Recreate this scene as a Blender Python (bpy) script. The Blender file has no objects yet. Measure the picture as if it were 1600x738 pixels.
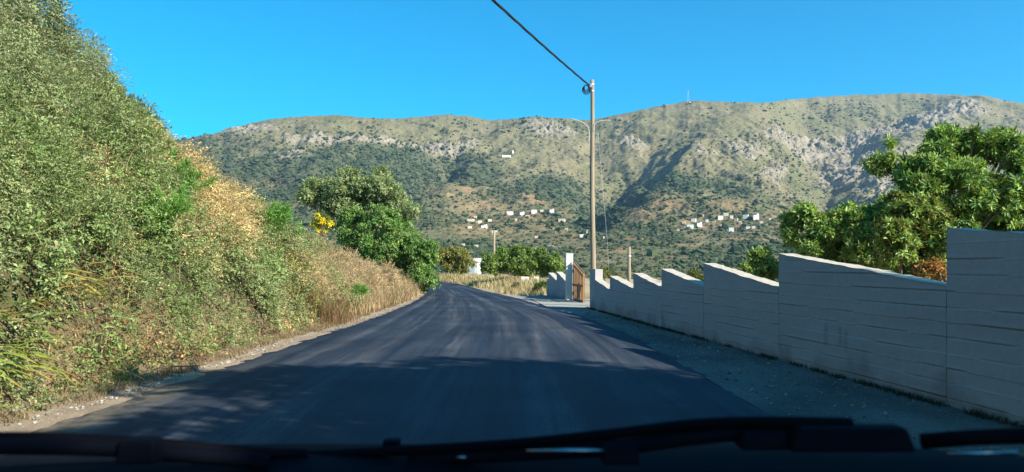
import bpy, math, random
import numpy as np

rng = np.random.default_rng(7)
random.seed(7)
scene = bpy.context.scene
COL = scene.collection

# ------------------------------------------------------------------ camera, sky, sun, exposure
FPX, CU, HV, EYE = 1200.0, 800.0, 415.0, 1.35      # focal length in photo pixels, centre column, horizon row, eye height
cam_d = bpy.data.cameras.new('camera')
cam = bpy.data.objects.new('camera', cam_d)
COL.objects.link(cam)
cam.location = (0, 0, EYE)
cam.rotation_euler = (math.radians(90), 0, 0)
cam_d.sensor_width = 36.0
cam_d.lens = 36.0 * FPX / 1600.0
cam_d.shift_y = (HV - 369.0) / 1600.0
cam_d.clip_start = 0.02
cam_d.clip_end = 20000
cam_d.dof.use_dof = True
cam_d.dof.focus_distance = 18.0
cam_d.dof.aperture_fstop = 6.0
scene.camera = cam

SUN_TO = np.array([0.83, -0.56, 0.0])
SUN_TO /= np.linalg.norm(SUN_TO)
SUN_EL = math.radians(31)
sun_vec = np.array([SUN_TO[0] * math.cos(SUN_EL), SUN_TO[1] * math.cos(SUN_EL), math.sin(SUN_EL)])
world = bpy.data.worlds.new("World")
scene.world = world
world.use_nodes = True
wn, wl = world.node_tree.nodes, world.node_tree.links
bg = wn['Background']
sky = wn.new('ShaderNodeTexSky')
sky.sky_type = 'NISHITA'
sky.sun_disc = False
sky.sun_elevation = SUN_EL
sky.sun_rotation = math.atan2(SUN_TO[0], SUN_TO[1])
sky.altitude = 300
sky.air_density = 1.0
sky.dust_density = 0.2
sky.ozone_density = 4.0
hsv = wn.new('ShaderNodeHueSaturation')
hsv.inputs['Hue'].default_value = 0.485
hsv.inputs['Saturation'].default_value = 2.3
wl.new(sky.outputs[0], hsv.inputs['Color'])
wl.new(hsv.outputs[0], bg.inputs['Color'])
bg.inputs['Strength'].default_value = 0.10

sl = bpy.data.lights.new('sun', 'SUN')
sl.energy = 5.0
sl.angle = math.radians(0.5)
sl.color = (1.0, 0.92, 0.78)
so = bpy.data.objects.new('sun', sl)
COL.objects.link(so)
from mathutils import Vector
so.rotation_euler = Vector(sun_vec).to_track_quat('Z', 'Y').to_euler()
so.location = (30, -30, 40)

scene.view_settings.view_transform = 'Standard'
scene.view_settings.look = 'None'
scene.view_settings.exposure = 1.1
scene.view_settings.gamma = 1.0
scene.view_settings.use_curve_mapping = False
scene.render.engine = 'CYCLES'
scene.cycles.use_denoising = True
scene.cycles.max_bounces = 6
scene.cycles.diffuse_bounces = 3
scene.cycles.glossy_bounces = 2
scene.cycles.transmission_bounces = 3
scene.cycles.transparent_max_bounces = 4
scene.cycles.caustics_reflective = False
scene.cycles.caustics_refractive = False
scene.render.film_transparent = False


# ------------------------------------------------------------------ noise
_perm = np.random.default_rng(3).permutation(256)
_perm = np.concatenate([_perm, _perm, _perm])
_g2 = np.stack([np.cos(np.arange(256) * 2.39996), np.sin(np.arange(256) * 2.39996)], 1)


def perlin(x, y, seed=0):
    x = np.asarray(x, float) + seed * 17.31
    y = np.asarray(y, float) - seed * 9.77
    xi, yi = np.floor(x).astype(int), np.floor(y).astype(int)
    xf, yf = x - xi, y - yi
    u = xf * xf * xf * (xf * (xf * 6 - 15) + 10)
    v = yf * yf * yf * (yf * (yf * 6 - 15) + 10)

    def gr(ix, iy, fx, fy):
        h = _perm[(_perm[ix & 255] + iy) & 255]
        return _g2[h, 0] * fx + _g2[h, 1] * fy
    a = gr(xi, yi, xf, yf); b = gr(xi + 1, yi, xf - 1, yf)
    c = gr(xi, yi + 1, xf, yf - 1); d = gr(xi + 1, yi + 1, xf - 1, yf - 1)
    return 1.4 * ((a * (1 - u) + b * u) * (1 - v) + (c * (1 - u) + d * u) * v)


def fbm(x, y, o=4, seed=0, gain=0.5):
    s, a, f = 0, 1.0, 1.0
    for i in range(o):
        s = s + a * perlin(x * f, y * f, seed + i)
        a *= gain; f *= 2.03
    return s


def ridged(x, y, o=4, seed=0):
    s, a, f = 0, 1.0, 1.0
    for i in range(o):
        s = s + a * (1 - 2 * np.abs(perlin(x * f, y * f, seed + i)))
        a *= .5; f *= 2.1
    return s


def sstep(a, b, x):
    t = np.clip((np.asarray(x, float) - a) / (b - a), 0, 1)
    return t * t * (3 - 2 * t)


def nrm(v):
    return v / np.maximum(np.linalg.norm(v, axis=-1, keepdims=True), 1e-9)


def pix(u, v, D):
    return np.array([(u - CU) / FPX * D, D, EYE + (HV - v) / FPX * D])


# ------------------------------------------------------------------ object helpers
def mk(name, V, F, mat=None, parent=None, col=None, smooth=False, uv=None, mats=None, mi=None):
    """one mesh object out of arrays; F is an (n,k) array or a list of them"""
    V = np.asarray(V, np.float32).reshape(-1, 3)
    if isinstance(F, list) and np.ndim(F[0]) == 1: F = np.array(F)
    Fs = F if isinstance(F, list) else [F]
    Fs = [np.asarray(f, np.int32) for f in Fs if len(f)]
    me = bpy.data.meshes.new(name)
    me.vertices.add(len(V)); me.vertices.foreach_set('co', V.ravel())
    loops = np.concatenate([f.ravel() for f in Fs])
    tot = np.concatenate([np.full(len(f), f.shape[1], np.int32) for f in Fs])
    start = np.concatenate([[0], np.cumsum(tot)[:-1]]).astype(np.int32)
    me.loops.add(len(loops)); me.loops.foreach_set('vertex_index', loops)
    me.polygons.add(len(tot)); me.polygons.foreach_set('loop_start', start); me.polygons.foreach_set('loop_total', tot)
    if mi is not None:
        me.polygons.foreach_set('material_index', np.asarray(mi, np.int32))
    me.polygons.foreach_set('use_smooth', np.full(len(tot), smooth, bool))
    if col is not None:
        a = me.color_attributes.new('Col', 'FLOAT_COLOR', 'POINT')
        c = np.ones((len(V), 4), np.float32); c[:, :3] = col
        a.data.foreach_set('color', c.ravel())
    if uv is not None:
        l = me.uv_layers.new(name='UVMap')
        l.data.foreach_set('uv', np.asarray(uv, np.float32)[loops].ravel())
    me.update(calc_edges=True)
    me.validate()
    for m in (mats or ([mat] if mat else [])):
        me.materials.append(m)
    o = bpy.data.objects.new(name, me)
    COL.objects.link(o)
    if parent is not None:
        o.parent = parent
    return o


def thing(name, label, cat, loc=(0, 0, 0), rz=0, group=None):
    o = bpy.data.objects.new(name, None)
    COL.objects.link(o)
    o.location = [float(c) for c in loc]; o.rotation_euler = (0, 0, rz)
    o.empty_display_size = 0.2
    o['label'] = label; o['category'] = cat
    if group: o['group'] = group
    return o


def tag(o, label, cat, group=None, kind=None):
    o['label'] = label; o['category'] = cat
    if group: o['group'] = group
    if kind: o['kind'] = kind
    return o


def struct(o):
    o['kind'] = 'structure'
    return o


class MB:
    def __init__(s): s.V, s.F, s.n = [], {}, 0

    def add(s, V, F):
        V = np.asarray(V, float); F = np.asarray(F, int)
        s.F.setdefault(F.shape[1], []).append(F + s.n)
        s.V.append(V); s.n += len(V)
        return s

    def box(s, c, d, rz=0, taper=1.0):
        x, y, z = np.array(d) / 2.0
        V = np.array([[-x, -y, -z], [x, -y, -z], [x, y, -z], [-x, y, -z], [-x * taper, -y * taper, z], [x * taper, -y * taper, z], [x * taper, y * taper, z], [-x * taper, y * taper, z]])
        r = np.array([[math.cos(rz), -math.sin(rz), 0], [math.sin(rz), math.cos(rz), 0], [0, 0, 1]])
        return s.add(V @ r.T + np.array(c), [[0, 3, 2, 1], [4, 5, 6, 7], [0, 1, 5, 4], [1, 2, 6, 5], [2, 3, 7, 6], [3, 0, 4, 7]])

    def tube(s, P, r, n=8, caps=True):
        P = np.asarray(P, float); m = len(P)
        r = np.broadcast_to(np.asarray(r, float), (m,))
        T = nrm(np.gradient(P, axis=0))
        up = np.array([0, 0, 1.0]) if abs(T[0][2]) < .9 else np.array([1.0, 0, 0])
        a = nrm(np.cross(T[0], up)); A = []
        for i in range(m):
            a = nrm(a - T[i] * a.dot(T[i])); A.append(a)
        A = np.array(A); B = np.cross(T, A)
        th = np.arange(n) * 2 * math.pi / n
        V = P[:, None] + r[:, None, None] * (A[:, None] * np.cos(th)[None, :, None] + B[:, None] * np.sin(th)[None, :, None])
        i, j = np.meshgrid(np.arange(m - 1), np.arange(n), indexing='ij')
        j2 = (j + 1) % n
        F = np.stack([i * n + j, i * n + j2, (i + 1) * n + j2, (i + 1) * n + j], -1).reshape(-1, 4)
        V = V.reshape(-1, 3)
        k = s.n
        s.add(V, F)
        if caps:
            s.F.setdefault(n, []).append(np.array([np.arange(n)[::-1] + k, np.arange(n) + (m - 1) * n + k]))
        return s

    def build(s, name, mat, parent=None, smooth=False):
        return mk(name, np.concatenate(s.V), [np.concatenate(f) for f in s.F.values()], mat, parent, smooth=smooth)


def bevel(o, w=0.01, seg=2):
    m = o.modifiers.new('bevel', 'BEVEL'); m.width = w; m.segments = seg; m.limit_method = 'ANGLE'
    return o


def arc(P, n=24):
    """Catmull-Rom through control points"""
    P = np.asarray(P, float)
    Q = np.concatenate([[2 * P[0] - P[1]], P, [2 * P[-1] - P[-2]]])
    out = []
    for i in range(len(P) - 1):
        t = np.linspace(0, 1, n, endpoint=(i == len(P) - 2))[:, None]
        a, b, c, d = Q[i], Q[i + 1], Q[i + 2], Q[i + 3]
        out.append(.5 * ((2 * b) + (-a + c) * t + (2 * a - 5 * b + 4 * c - d) * t * t + (-a + 3 * b - 3 * c + d) * t ** 3))
    return np.concatenate(out)


# ------------------------------------------------------------------ materials
def mat_new(name):
    m = bpy.data.materials.new(name); m.use_nodes = True
    nt = m.node_tree
    return m, nt.nodes, nt.links, nt.nodes['Principled BSDF']


def nz(N, L, scale, detail=4, rough=.55, coord=None, dist=0.0, stretch=None):
    t = N.new('ShaderNodeTexNoise')
    t.inputs['Scale'].default_value = scale; t.inputs['Detail'].default_value = detail
    t.inputs['Roughness'].default_value = rough; t.inputs['Distortion'].default_value = dist
    if coord is not None:
        if stretch is not None:
            mp = N.new('ShaderNodeMapping'); mp.inputs['Scale'].default_value = stretch
            L.new(coord, mp.inputs['Vector']); coord = mp.outputs[0]
        L.new(coord, t.inputs['Vector'])
    return t.outputs['Fac']


def ramp(N, L, fac, stops):
    r = N.new('ShaderNodeValToRGB')
    e = r.color_ramp.elements
    e[0].position, e[0].color = stops[0][0], (*stops[0][1], 1)
    e[1].position, e[1].color = stops[-1][0], (*stops[-1][1], 1)
    for p, c in stops[1:-1]:
        x = e.new(p); x.color = (*c, 1)
    L.new(fac, r.inputs[0])
    return r.outputs['Color']


def mixc(N, L, a, b, fac, mode='MIX'):
    m = N.new('ShaderNodeMix'); m.data_type = 'RGBA'; m.blend_type = mode
    for s, v in ((m.inputs[6], a), (m.inputs[7], b), (m.inputs[0], fac)):
        if isinstance(v, (int, float)): s.default_value = v
        elif isinstance(v, tuple): s.default_value = (*v, 1)
        else: L.new(v, s)
    return m.outputs[2]


def bump(N, L, h, P, strength=.4, dist=.02):
    b = N.new('ShaderNodeBump'); b.inputs['Strength'].default_value = strength; b.inputs['Distance'].default_value = dist
    L.new(h, b.inputs['Height']); L.new(b.outputs[0], P.inputs['Normal'])


def objc(N): return N.new('ShaderNodeTexCoord').outputs['Object']


def geo(N): return N.new('ShaderNodeNewGeometry').outputs['Position']


def attr(N, name='Col'):
    a = N.new('ShaderNodeAttribute'); a.attribute_name = name
    return a.outputs['Color']


def leaf_mat(name, trans=.3, rough=.5, spec=.35):
    m, N, L, P = mat_new(name)
    c = attr(N)
    v = nz(N, L, 40, 2, .5, geo(N))
    c2 = mixc(N, L, c, ramp(N, L, v, [(.3, (.75, .75, .75)), (.7, (1.2, 1.2, 1.2))]), 1.0, 'MULTIPLY')
    L.new(c2, P.inputs['Base Color'])
    P.inputs['Roughness'].default_value = rough; P.inputs['Specular IOR Level'].default_value = spec
    t = N.new('ShaderNodeBsdfTranslucent')
    L.new(mixc(N, L, c2, (1.25, 1.2, .6), 1.0, 'MULTIPLY'), t.inputs['Color'])
    mx = N.new('ShaderNodeMixShader'); mx.inputs[0].default_value = trans
    L.new(P.outputs[0], mx.inputs[1]); L.new(t.outputs[0], mx.inputs[2])
    L.new(mx.outputs[0], N['Material Output'].inputs['Surface'])
    return m


M_LEAF = leaf_mat('leaf')
M_DRY = leaf_mat('dry_leaf', .2, .8, .15)


def col_mat(name, rough=.8, spec=.2, nscale=30, lo=.8, hi=1.2, bs=.4, bd=.02, bscale=None, world_c=True):
    m, N, L, P = mat_new(name)
    g = geo(N) if world_c else objc(N)
    v = nz(N, L, nscale, 5, .65, g)
    L.new(mixc(N, L, attr(N), ramp(N, L, v, [(.25, (lo,) * 3), (.75, (hi,) * 3)]), 1.0, 'MULTIPLY'), P.inputs['Base Color'])
    P.inputs['Roughness'].default_value = rough; P.inputs['Specular IOR Level'].default_value = spec
    if bs: bump(N, L, nz(N, L, bscale or nscale * 1.5, 4, .6, g), P, bs, bd)
    return m


def plain(name, c, rough=.7, spec=.3, nscale=20, var=.25, bs=.2, bd=.01, metallic=0.0, stretch=None):
    m, N, L, P = mat_new(name)
    g = objc(N)
    v = nz(N, L, nscale, 5, .6, g, stretch=stretch)
    L.new(ramp(N, L, v, [(.25, tuple(k * (1 - var) for k in c)), (.75, tuple(min(1, k * (1 + var)) for k in c))]), P.inputs['Base Color'])
    P.inputs['Roughness'].default_value = rough; P.inputs['Specular IOR Level'].default_value = spec; P.inputs['Metallic'].default_value = metallic
    if bs: bump(N, L, v, P, bs, bd)
    return m


M_BARK = plain('bark', (.16, .12, .085), .9, .1, 14, .45, .8, .02, stretch=(1, 1, .25))
M_WOODPOLE = plain('weathered_wood', (.30, .245, .175), .85, .15, 26, .35, .6, .01, stretch=(1, 1, .06))
M_WHITE = plain('white_paint', (.70, .68, .62), .75, .25, 9, .10, .2, .006)
M_GREYBLUE = plain('pale_greyblue_paint', (.42, .50, .52), .6, .3, 9, .12, .1)
M_CABLE = plain('black_cable', (.018, .018, .022), .6, .3, 30, .2, 0)
M_PIPE = plain('grey_pipe', (.55, .52, .46), .5, .4, 20, .1, 0)
M_GATE = plain('brown_gate_wood', (.30, .17, .085), .7, .25, 18, .35, .4, .006, stretch=(1, 1, .15))
M_STEEL = plain('galvanised_steel', (.55, .56, .58), .45, .5, 20, .15, 0, metallic=.7)
M_WALL = col_mat('board_formed_plaster', .8, .2, 16, .90, 1.08, .35, .006, 55)
M_SCRUB = col_mat('scrub', .8, .15, .6, .7, 1.3, .0)
M_PEB = col_mat('pebble', .85, .2, 60, .8, 1.2, .0)


# ================================================================== FAR HILLS
U0, U1, NU = -300.0, 1950.0, 1300
us = np.linspace(U0, U1, NU)
ridge_u = [-300, 100, 280, 300, 340, 380, 420, 470, 525, 570, 620, 650, 700, 740, 765, 800, 840, 880, 920, 960, 1000, 1050, 1085, 1130, 1190, 1240, 1320, 1420, 1480, 1540, 1560, 1600, 1700, 1950]
ridge_v = [245, 232, 219, 215, 208, 196, 187, 182, 180, 184, 186, 183, 179, 183, 188, 186, 183, 185, 188, 181, 172, 162, 157, 159, 161, 155, 149, 146, 148, 150, 155, 162, 166, 185]
dist_u = [-300, 300, 500, 700, 830, 950, 1080, 1190, 1250, 1400, 1600, 1950]
dist_v = [2200, 2300, 2300, 2500, 2600, 2500, 2500, 2450, 2900, 3100, 2900, 2600]
vr = np.interp(us, ridge_u, ridge_v) + 1.2 * perlin(us / 17.0, 0 * us, 5) + .7 * perlin(us / 6.0, 0 * us, 6)
k = np.exp(-np.linspace(-2, 2, 31) ** 2); k /= k.sum()
RD = np.convolve(np.pad(np.interp(us, dist_u, dist_v), 15, 'edge'), k, 'valid')
D0 = 150.0
ss = np.concatenate([np.linspace(0, .5, 240) ** 1.0, np.linspace(.503, .985, 380), np.linspace(.987, 1.03, 26), np.linspace(1.05, 1.5, 14)])
NS = len(ss)
gs = np.interp(ss, [0, .03, .08, .14, .20, .30, .40, .50, .62, .74, .85, .93, .975, 1.0, 1.03, 1.5],
               [-.19, -.17, -.12, -.05, .04, .14, .235, .34, .50, .68, .835, .935, .985, 1.0, .99, .5])
kk = np.ones(9) / 9
gs_s = np.convolve(np.pad(gs, 4, 'edge'), kk, 'valid')
gs = np.where(ss < .97, gs_s, gs)
SU, SS = np.meshgrid(us, ss, indexing='ij')
DD = D0 + SS * (RD[:, None] - D0)
VB = HV - (HV - vr[:, None]) * gs[None, :]          # design row of every vertex
HX = (SU - CU) / FPX * DD
HY = DD
ELEV = (HV - VB) / FPX * DD


def polydist(u, v, P):
    P = np.asarray(P, float)
    best = np.full(u.shape, 1e9); tt = np.zeros(u.shape); side = np.zeros(u.shape)
    n = len(P) - 1
    for i in range(n):
        a, b = P[i], P[i + 1]
        d = b - a; L2 = d @ d
        t = np.clip(((u - a[0]) * d[0] + (v - a[1]) * d[1]) / L2, 0, 1)
        dx, dy = u - a[0] - t * d[0], v - a[1] - t * d[1]
        q = np.hypot(dx, dy)
        m = q < best
        best = np.where(m, q, best); tt = np.where(m, (i + t) / n, tt)
    return best, tt


gul = [([(1185, 150), (1240, 195), (1283, 240), (1300, 290), (1290, 350)], 85, 60),
       ([(1150, 160), (1085, 190), (1035, 225), (985, 262), (945, 305), (925, 355)], 48, 42),
       ([(728, 180), (742, 218), (705, 258), (655, 300), (610, 345)], 55, 55),
       ([(480, 185), (452, 240), (420, 300)], 24, 40),
       ([(1110, 228), (1052, 262), (1000, 305)], 26, 24),
       ([(875, 190), (925, 235), (960, 290)], 24, 38),
       ([(1470, 150), (1400, 195), (1330, 232)], 34, 30),
       ([(600, 190), (570, 240), (520, 300)], 22, 35),
       ([(1560, 200), (1440, 270), (1340, 330)], 30, 30),
       ([(830, 185), (795, 243), (705, 298), (640, 330)], -34, 38),
       ([(1175, 165), (1100, 232), (1020, 312)], -34, 34),
       ([(1530, 170), (1420, 250), (1325, 335)], -44, 46),
       ([(1200, 200), (1235, 260), (1245, 330)], -30, 30),
       ([(640, 195), (560, 262), (480, 330)], -22, 34)]
wob = 14 * perlin(SU / 45.0, VB / 30.0, 21)
keep = 1 - np.exp(-np.clip(VB - vr[:, None], 0, None) / 14.0)
keep = np.where(SS >= 1, 0, keep)
low = 1 - sstep(325, 385, VB)
dz = np.zeros_like(ELEV)
for P, dep, w in gul:
    q, t = polydist(SU + wob, VB + wob * .4, P)
    dz -= dep * np.exp(-(q / w) ** 1.25) * keep * low * np.clip(.35 + t * 1.2, 0, 1)


def blobs(u, v, L):
    s = np.zeros(np.shape(u))
    for b in L:
        a = b[4] if len(b) > 4 else 1.0
        s = np.maximum(s, a * np.exp(-((u - b[0]) / b[2]) ** 2 - ((v - b[1]) / b[3]) ** 2))
    return s


ROCK = [(380, 210, 55, 7), (500, 230, 70, 8, .8), (590, 233, 80, 8), (700, 235, 50, 9), (860, 214, 42, 13), (990, 222, 24, 9), (1250, 218, 70, 15), (1370, 215, 85, 13, 1.1),
        (1320, 250, 55, 24, .9), (1505, 186, 36, 15, 1.1), (1450, 200, 50, 15), (1400, 290, 70, 45, .7), (1170, 245, 60, 22, .5), (1210, 280, 30, 25, .6), (1100, 260, 40, 14, .5), (1040, 165, 40, 6, .5), (450, 250, 60, 8, .5)]
EARTH = [(720, 316, 55, 8), (650, 322, 40, 7), (800, 327, 60, 6), (745, 345, 60, 7, .8), (825, 362, 45, 12, .8), (760, 372, 50, 9, .7), (890, 335, 30, 8, .8), (1090, 347, 80, 9), (1160, 367, 60, 7, .9), (1050, 330, 25, 4), (700, 292, 28, 9, .6),
         (430, 290, 30, 8, .7), (1010, 362, 60, 6, .6), (890, 378, 70, 7, .8), (1210, 352, 40, 8, .8), (600, 325, 30, 6, .5)]
Rk = blobs(SU, VB, ROCK)
n1 = ridged(HX / 260.0, HY / 420.0, 5, 31)
n2 = fbm(HX / 55.0, HY / 70.0, 4, 41)
n3 = ridged(HX / 38.0 + .4 * n2, HY / 60.0, 4, 51)
upm = sstep(-2, 60, ELEV)
n0 = ridged((HX + .35 * HY) / 210.0 + .5 * fbm(HX / 300.0, HY / 300.0, 2, 35), HY / 900.0, 3, 33)
n00 = ridged((HX - .30 * HY) / 330.0, HY / 1200.0, 3, 37)
dz += (n1 * 9.0 + n2 * 4.5 + (n0 - .4) * 13.0 * upm + (n00 - .4) * 12.0 * upm) * keep * upm
n4 = ridged(HX / 17.0 + .5 * n2, HY / 30.0, 3, 53)
dz += (n3 * 13.0 + n4 * 5.0) * Rk * keep + n4 * 1.6 * keep * upm
step = np.floor((ELEV + 8 * n2) / 16.0) * 16.0 - (ELEV + 8 * n2)
dz += Rk * keep * np.clip(step, -10, 4) * .6
dz += (1 - keep) * 1.2 * n2 * (SS < 1.0)
HZ = EYE + ELEV + dz
VV = HV - (HZ - EYE) / HY * FPX                     # the row each vertex really lands on

GR_U = np.array([250, 400, 500, 600, 700, 800, 900, 1000, 1100, 1200, 1300, 1400, 1500, 1600])
GR_V = np.array([170, 190, 215, 240, 265, 290, 320, 350, 380, 410, 450])
GR = np.array([[.2, .05, .05, .05, .05, .1, .1, .05, .03, .2, .3, .25, .1, .03],
               [.4, .08, .08, .08, .1, .3, .35, .08, .05, .25, .3, .2, .08, .03],
               [.6, .25, .35, .3, .25, .45, .2, .10, .1, .25, .25, .12, .06, .05],
               [.7, .45, .6, .55, .55, .4, .12, .28, .18, .4, .25, .15, .1, .08],
               [.8, .7, .8, .85, .85, .22, .25, .5, .15, .3, .25, .18, .12, .1],
               [.85, .75, .85, .95, .8, .45, .65, .8, .45, .25, .35, .25, .2, .2],
               [.85, .8, .85, .7, .4, .65, .85, .9, .55, .45, .5, .45, .4, .4],
               [.8, .75, .7, .7, .6, .55, .65, .75, .6, .65, .7, .6, .6, .6],
               [.7, .65, .65, .7, .65, .65, .6, .6, .65, .7, .7, .7, .7, .7],
               [.7, .7, .7, .7, .7, .7, .4, .5, .55, .6, .6, .7, .7, .7],
               [.7, .7, .7, .7, .7, .6, .5, .5, .55, .6, .6, .7, .7, .7]])


def bilin(u, v):
    iu = np.clip(np.interp(u, GR_U, np.arange(len(GR_U))), 0, len(GR_U) - 1.001)
    iv = np.clip(np.interp(v, GR_V, np.arange(len(GR_V))), 0, len(GR_V) - 1.001)
    a, b = iu.astype(int), iv.astype(int); fu, fv = iu - a, iv - b
    return (GR[b, a] * (1 - fu) + GR[b, a + 1] * fu) * (1 - fv) + (GR[b + 1, a] * (1 - fu) + GR[b + 1, a + 1] * fu) * fv


gn = fbm(HX / 120.0, HY / 200.0, 4, 61)
Gm = np.clip(bilin(SU, VB) + .33 * gn, 0, 1)
Em = blobs(SU, VB, EARTH) * np.clip(.75 + .7 * fbm(HX / 60.0, HY / 60.0, 3, 71), 0, 1.1)
Em = np.maximum(Em, sstep(.25, .7, fbm(HX / 70.0, HY / 45.0, 3, 75)) * sstep(300, 340, VB) * .8)
grass = np.array([.245, .210, .125]); olive = np.array([.165, .165, .080]); green = np.array([.060, .088, .045]); rockc = np.array([.315, .275, .215]); earth = np.array([.37, .235, .13])
t = np.clip(.5 + .6 * fbm(HX / 200.0, HY / 300.0, 4, 81), 0, 1)[..., None]
hc = grass * (1 - t) + olive * t
g_ = sstep(.3, .8, Gm)[..., None]
hc = hc * (1 - .8 * g_) + green * .8 * g_
r_ = (sstep(.30, .75, Rk * (.75 + .55 * n3 + .5 * n2)) * .85)[..., None]
hc = hc * (1 - r_) + rockc * r_
e_ = np.clip(Em, 0, 1)[..., None] * .8
hc = hc * (1 - e_) + earth * e_
hc *= .93 * (1 + .18 * fbm(HX / 25.0, HY / 25.0, 3, 91))[..., None]


def hill_mat():
    m, N, L, P = mat_new('hill_ground')
    g = geo(N)
    a = nz(N, L, .09, 6, .7, g)
    c = mixc(N, L, attr(N), ramp(N, L, a, [(.3, (.66, .68, .62)), (.7, (1.32, 1.3, 1.3))]), 1.0, 'MULTIPLY')
    L.new(c, P.inputs['Base Color'])
    P.inputs['Roughness'].default_value = .95; P.inputs['Specular IOR Level'].default_value = .1
    bump(N, L, nz(N, L, .055, 7, .7, g), P, .9, 9.0)
    return m


i, j = np.meshgrid(np.arange(NU - 1), np.arange(NS - 1), indexing='ij')
HF = np.stack([i * NS + j, (i + 1) * NS + j, (i + 1) * NS + j + 1, i * NS + j + 1], -1).reshape(-1, 4)
hills = mk('hills', np.stack([HX, HY, HZ], -1).reshape(-1, 3), HF, hill_mat(), col=hc.reshape(-1, 3), smooth=True)
struct(hills)


def hit(u, v):
    """first point of the hills along the line of sight to photo pixel (u, v)"""
    a = int(np.clip(round((u - U0) / (U1 - U0) * (NU - 1)), 0, NU - 1))
    c = np.nonzero(VV[a] <= v)[0]
    b = c[0] if len(c) else int(np.argmin(VV[a]))
    return np.array([HX[a, b], HY[a, b], HZ[a, b]])


# scrub on the hills: one mass of bushes nobody could count
ICO_V = []
ph = (1 + 5 ** .5) / 2
for a in (-1, 1):
    for b in (-ph, ph):
        ICO_V += [(a, b, 0), (0, a, b), (b, 0, a)]
ICO_V = nrm(np.array(ICO_V, float))
ICO_F = []
for a in range(12):
    for b in range(a + 1, 12):
        for c in range(b + 1, 12):
            if max(np.linalg.norm(ICO_V[a] - ICO_V[b]), np.linalg.norm(ICO_V[b] - ICO_V[c]), np.linalg.norm(ICO_V[a] - ICO_V[c])) < 1.1:
                n = np.cross(ICO_V[b] - ICO_V[a], ICO_V[c] - ICO_V[a])
                ICO_F.append((a, b, c) if n @ ICO_V[a] > 0 else (a, c, b))
ICO_F = np.array(ICO_F)


def scatter_blobs(name, C, R, cols, mat, flat=.75):
    n = len(C)
    J = 1 + .32 * rng.standard_normal((n, 12, 1))
    V = ICO_V[None] * np.clip(J, .45, 1.7) * R[:, None, None]
    V[..., 2] *= flat
    th = rng.uniform(0, 6.28, n); cs, sn = np.cos(th)[:, None], np.sin(th)[:, None]
    V = np.stack([V[..., 0] * cs - V[..., 1] * sn, V[..., 0] * sn + V[..., 1] * cs, V[..., 2]], -1) + C[:, None]
    F = ICO_F[None] + (np.arange(n) * 12)[:, None, None]
    c = np.repeat(cols, 12, 0) * (1 + .15 * rng.standard_normal((n * 12, 1)))
    return mk(name, V.reshape(-1, 3), F.reshape(-1, 3), mat, col=np.clip(c, .005, 1))


NSC = 52000
pu = rng.uniform(230, 1680, NSC); pv = rng.uniform(155, 445, NSC)
ai = np.clip(((pu - U0) / (U1 - U0) * (NU - 1)).round().astype(int), 0, NU - 1)
bi = np.array([np.argmax(VV[a] <= v) if (VV[a] <= v).any() else -1 for a, v in zip(ai, pv)])
ok = (bi > 3) & (bi < NS - 16)
ai, bi = ai[ok], bi[ok]
acc = Gm[ai, bi] * (1 - .9 * np.clip(Em[ai, bi], 0, 1)) * (1 - .55 * np.clip(Rk[ai, bi], 0, 1))
ok = rng.uniform(0, 1, len(ai)) < np.clip(acc * 1.2, 0.012, 1)
ai, bi = ai[ok], bi[ok]
Dp = HY[ai, bi]
rp = rng.lognormal(math.log(1.55), .48, len(ai)) * (1 + .7 * sstep(340, 420, VV[ai, bi]))
rp *= .62 + .63 * sstep(.2, .8, Gm[ai, bi])
R_ = np.clip(rp * Dp / FPX, .6, 6.5)
C_ = np.stack([HX[ai, bi] + rng.uniform(-1, 1, len(ai)) * 1.2 * Dp / FPX, HY[ai, bi], HZ[ai, bi] + R_ * .25], -1)
tv = rng.uniform(0, 1, (len(ai), 1))
scol = np.array([.027, .048, .024]) * (1 - tv) + np.array([.070, .092, .042]) * tv
o = scatter_blobs('scrub', C_, R_, scol, M_SCRUB)
tag(o, 'dark green scrub and olive trees dotted over the far hillsides', 'scrub', kind='stuff')

# the air of the valley
hz_m = bpy.data.materials.new('valley_air'); hz_m.use_nodes = True
hn, hl = hz_m.node_tree.nodes, hz_m.node_tree.links
hn.remove(hn['Principled BSDF'])
pv_ = hn.new('ShaderNodeVolumePrincipled')
pv_.inputs['Color'].default_value = (.45, .70, 1.0, 1); pv_.inputs['Density'].default_value = 0.000065; pv_.inputs['Anisotropy'].default_value = 0.2
hl.new(pv_.outputs[0], hn['Material Output'].inputs['Volume'])
hzb = MB().box((0, 1650, 355), (9000, 4300, 740)).build('haze', hz_m)
hzb['kind'] = 'stuff'; hzb['label'] = 'thin pale blue haze over the valley and far hills'; hzb['category'] = 'haze'

# ================================================================== NEAR GROUND
BY = [-40, 4, 10, 16, 19, 22, 25, 28, 31, 33, 35, 38, 46]
BXC = [10.6, 10.5, 10.2, 9.9, 9.8, 9.8, 9.6, 9.3, 8.8, 8.0, 7.2, 7, 7]
BH = [9.5, 9.0, 7.6, 5.7, 4.6, 3.5, 3.1, 2.7, 2.1, 1.45, .8, .6, .3]


def bank_h(x, y):
    H = np.interp(y, BY, BH); XC = np.interp(y, BY, BXC)
    s = -x - 4.40 - .12 * perlin(y / 1.7, y * 0, 9)
    q = s / (XC - 4.55)
    p = np.where(q < 0, 0, np.where(q < 1, 1.12 * q - .12 * q ** 3 + .06 * np.sin(np.clip(q, 0, 1) * 6.28), 1 - .10 * (q - 1)))
    p = p * sstep(0, .12, q)
    z = H * p
    return z + (.22 * fbm(x / 1.6, y / 1.6, 3, 13)) * sstep(.05, .3, q) * sstep(0, 1.5, H)


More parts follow.
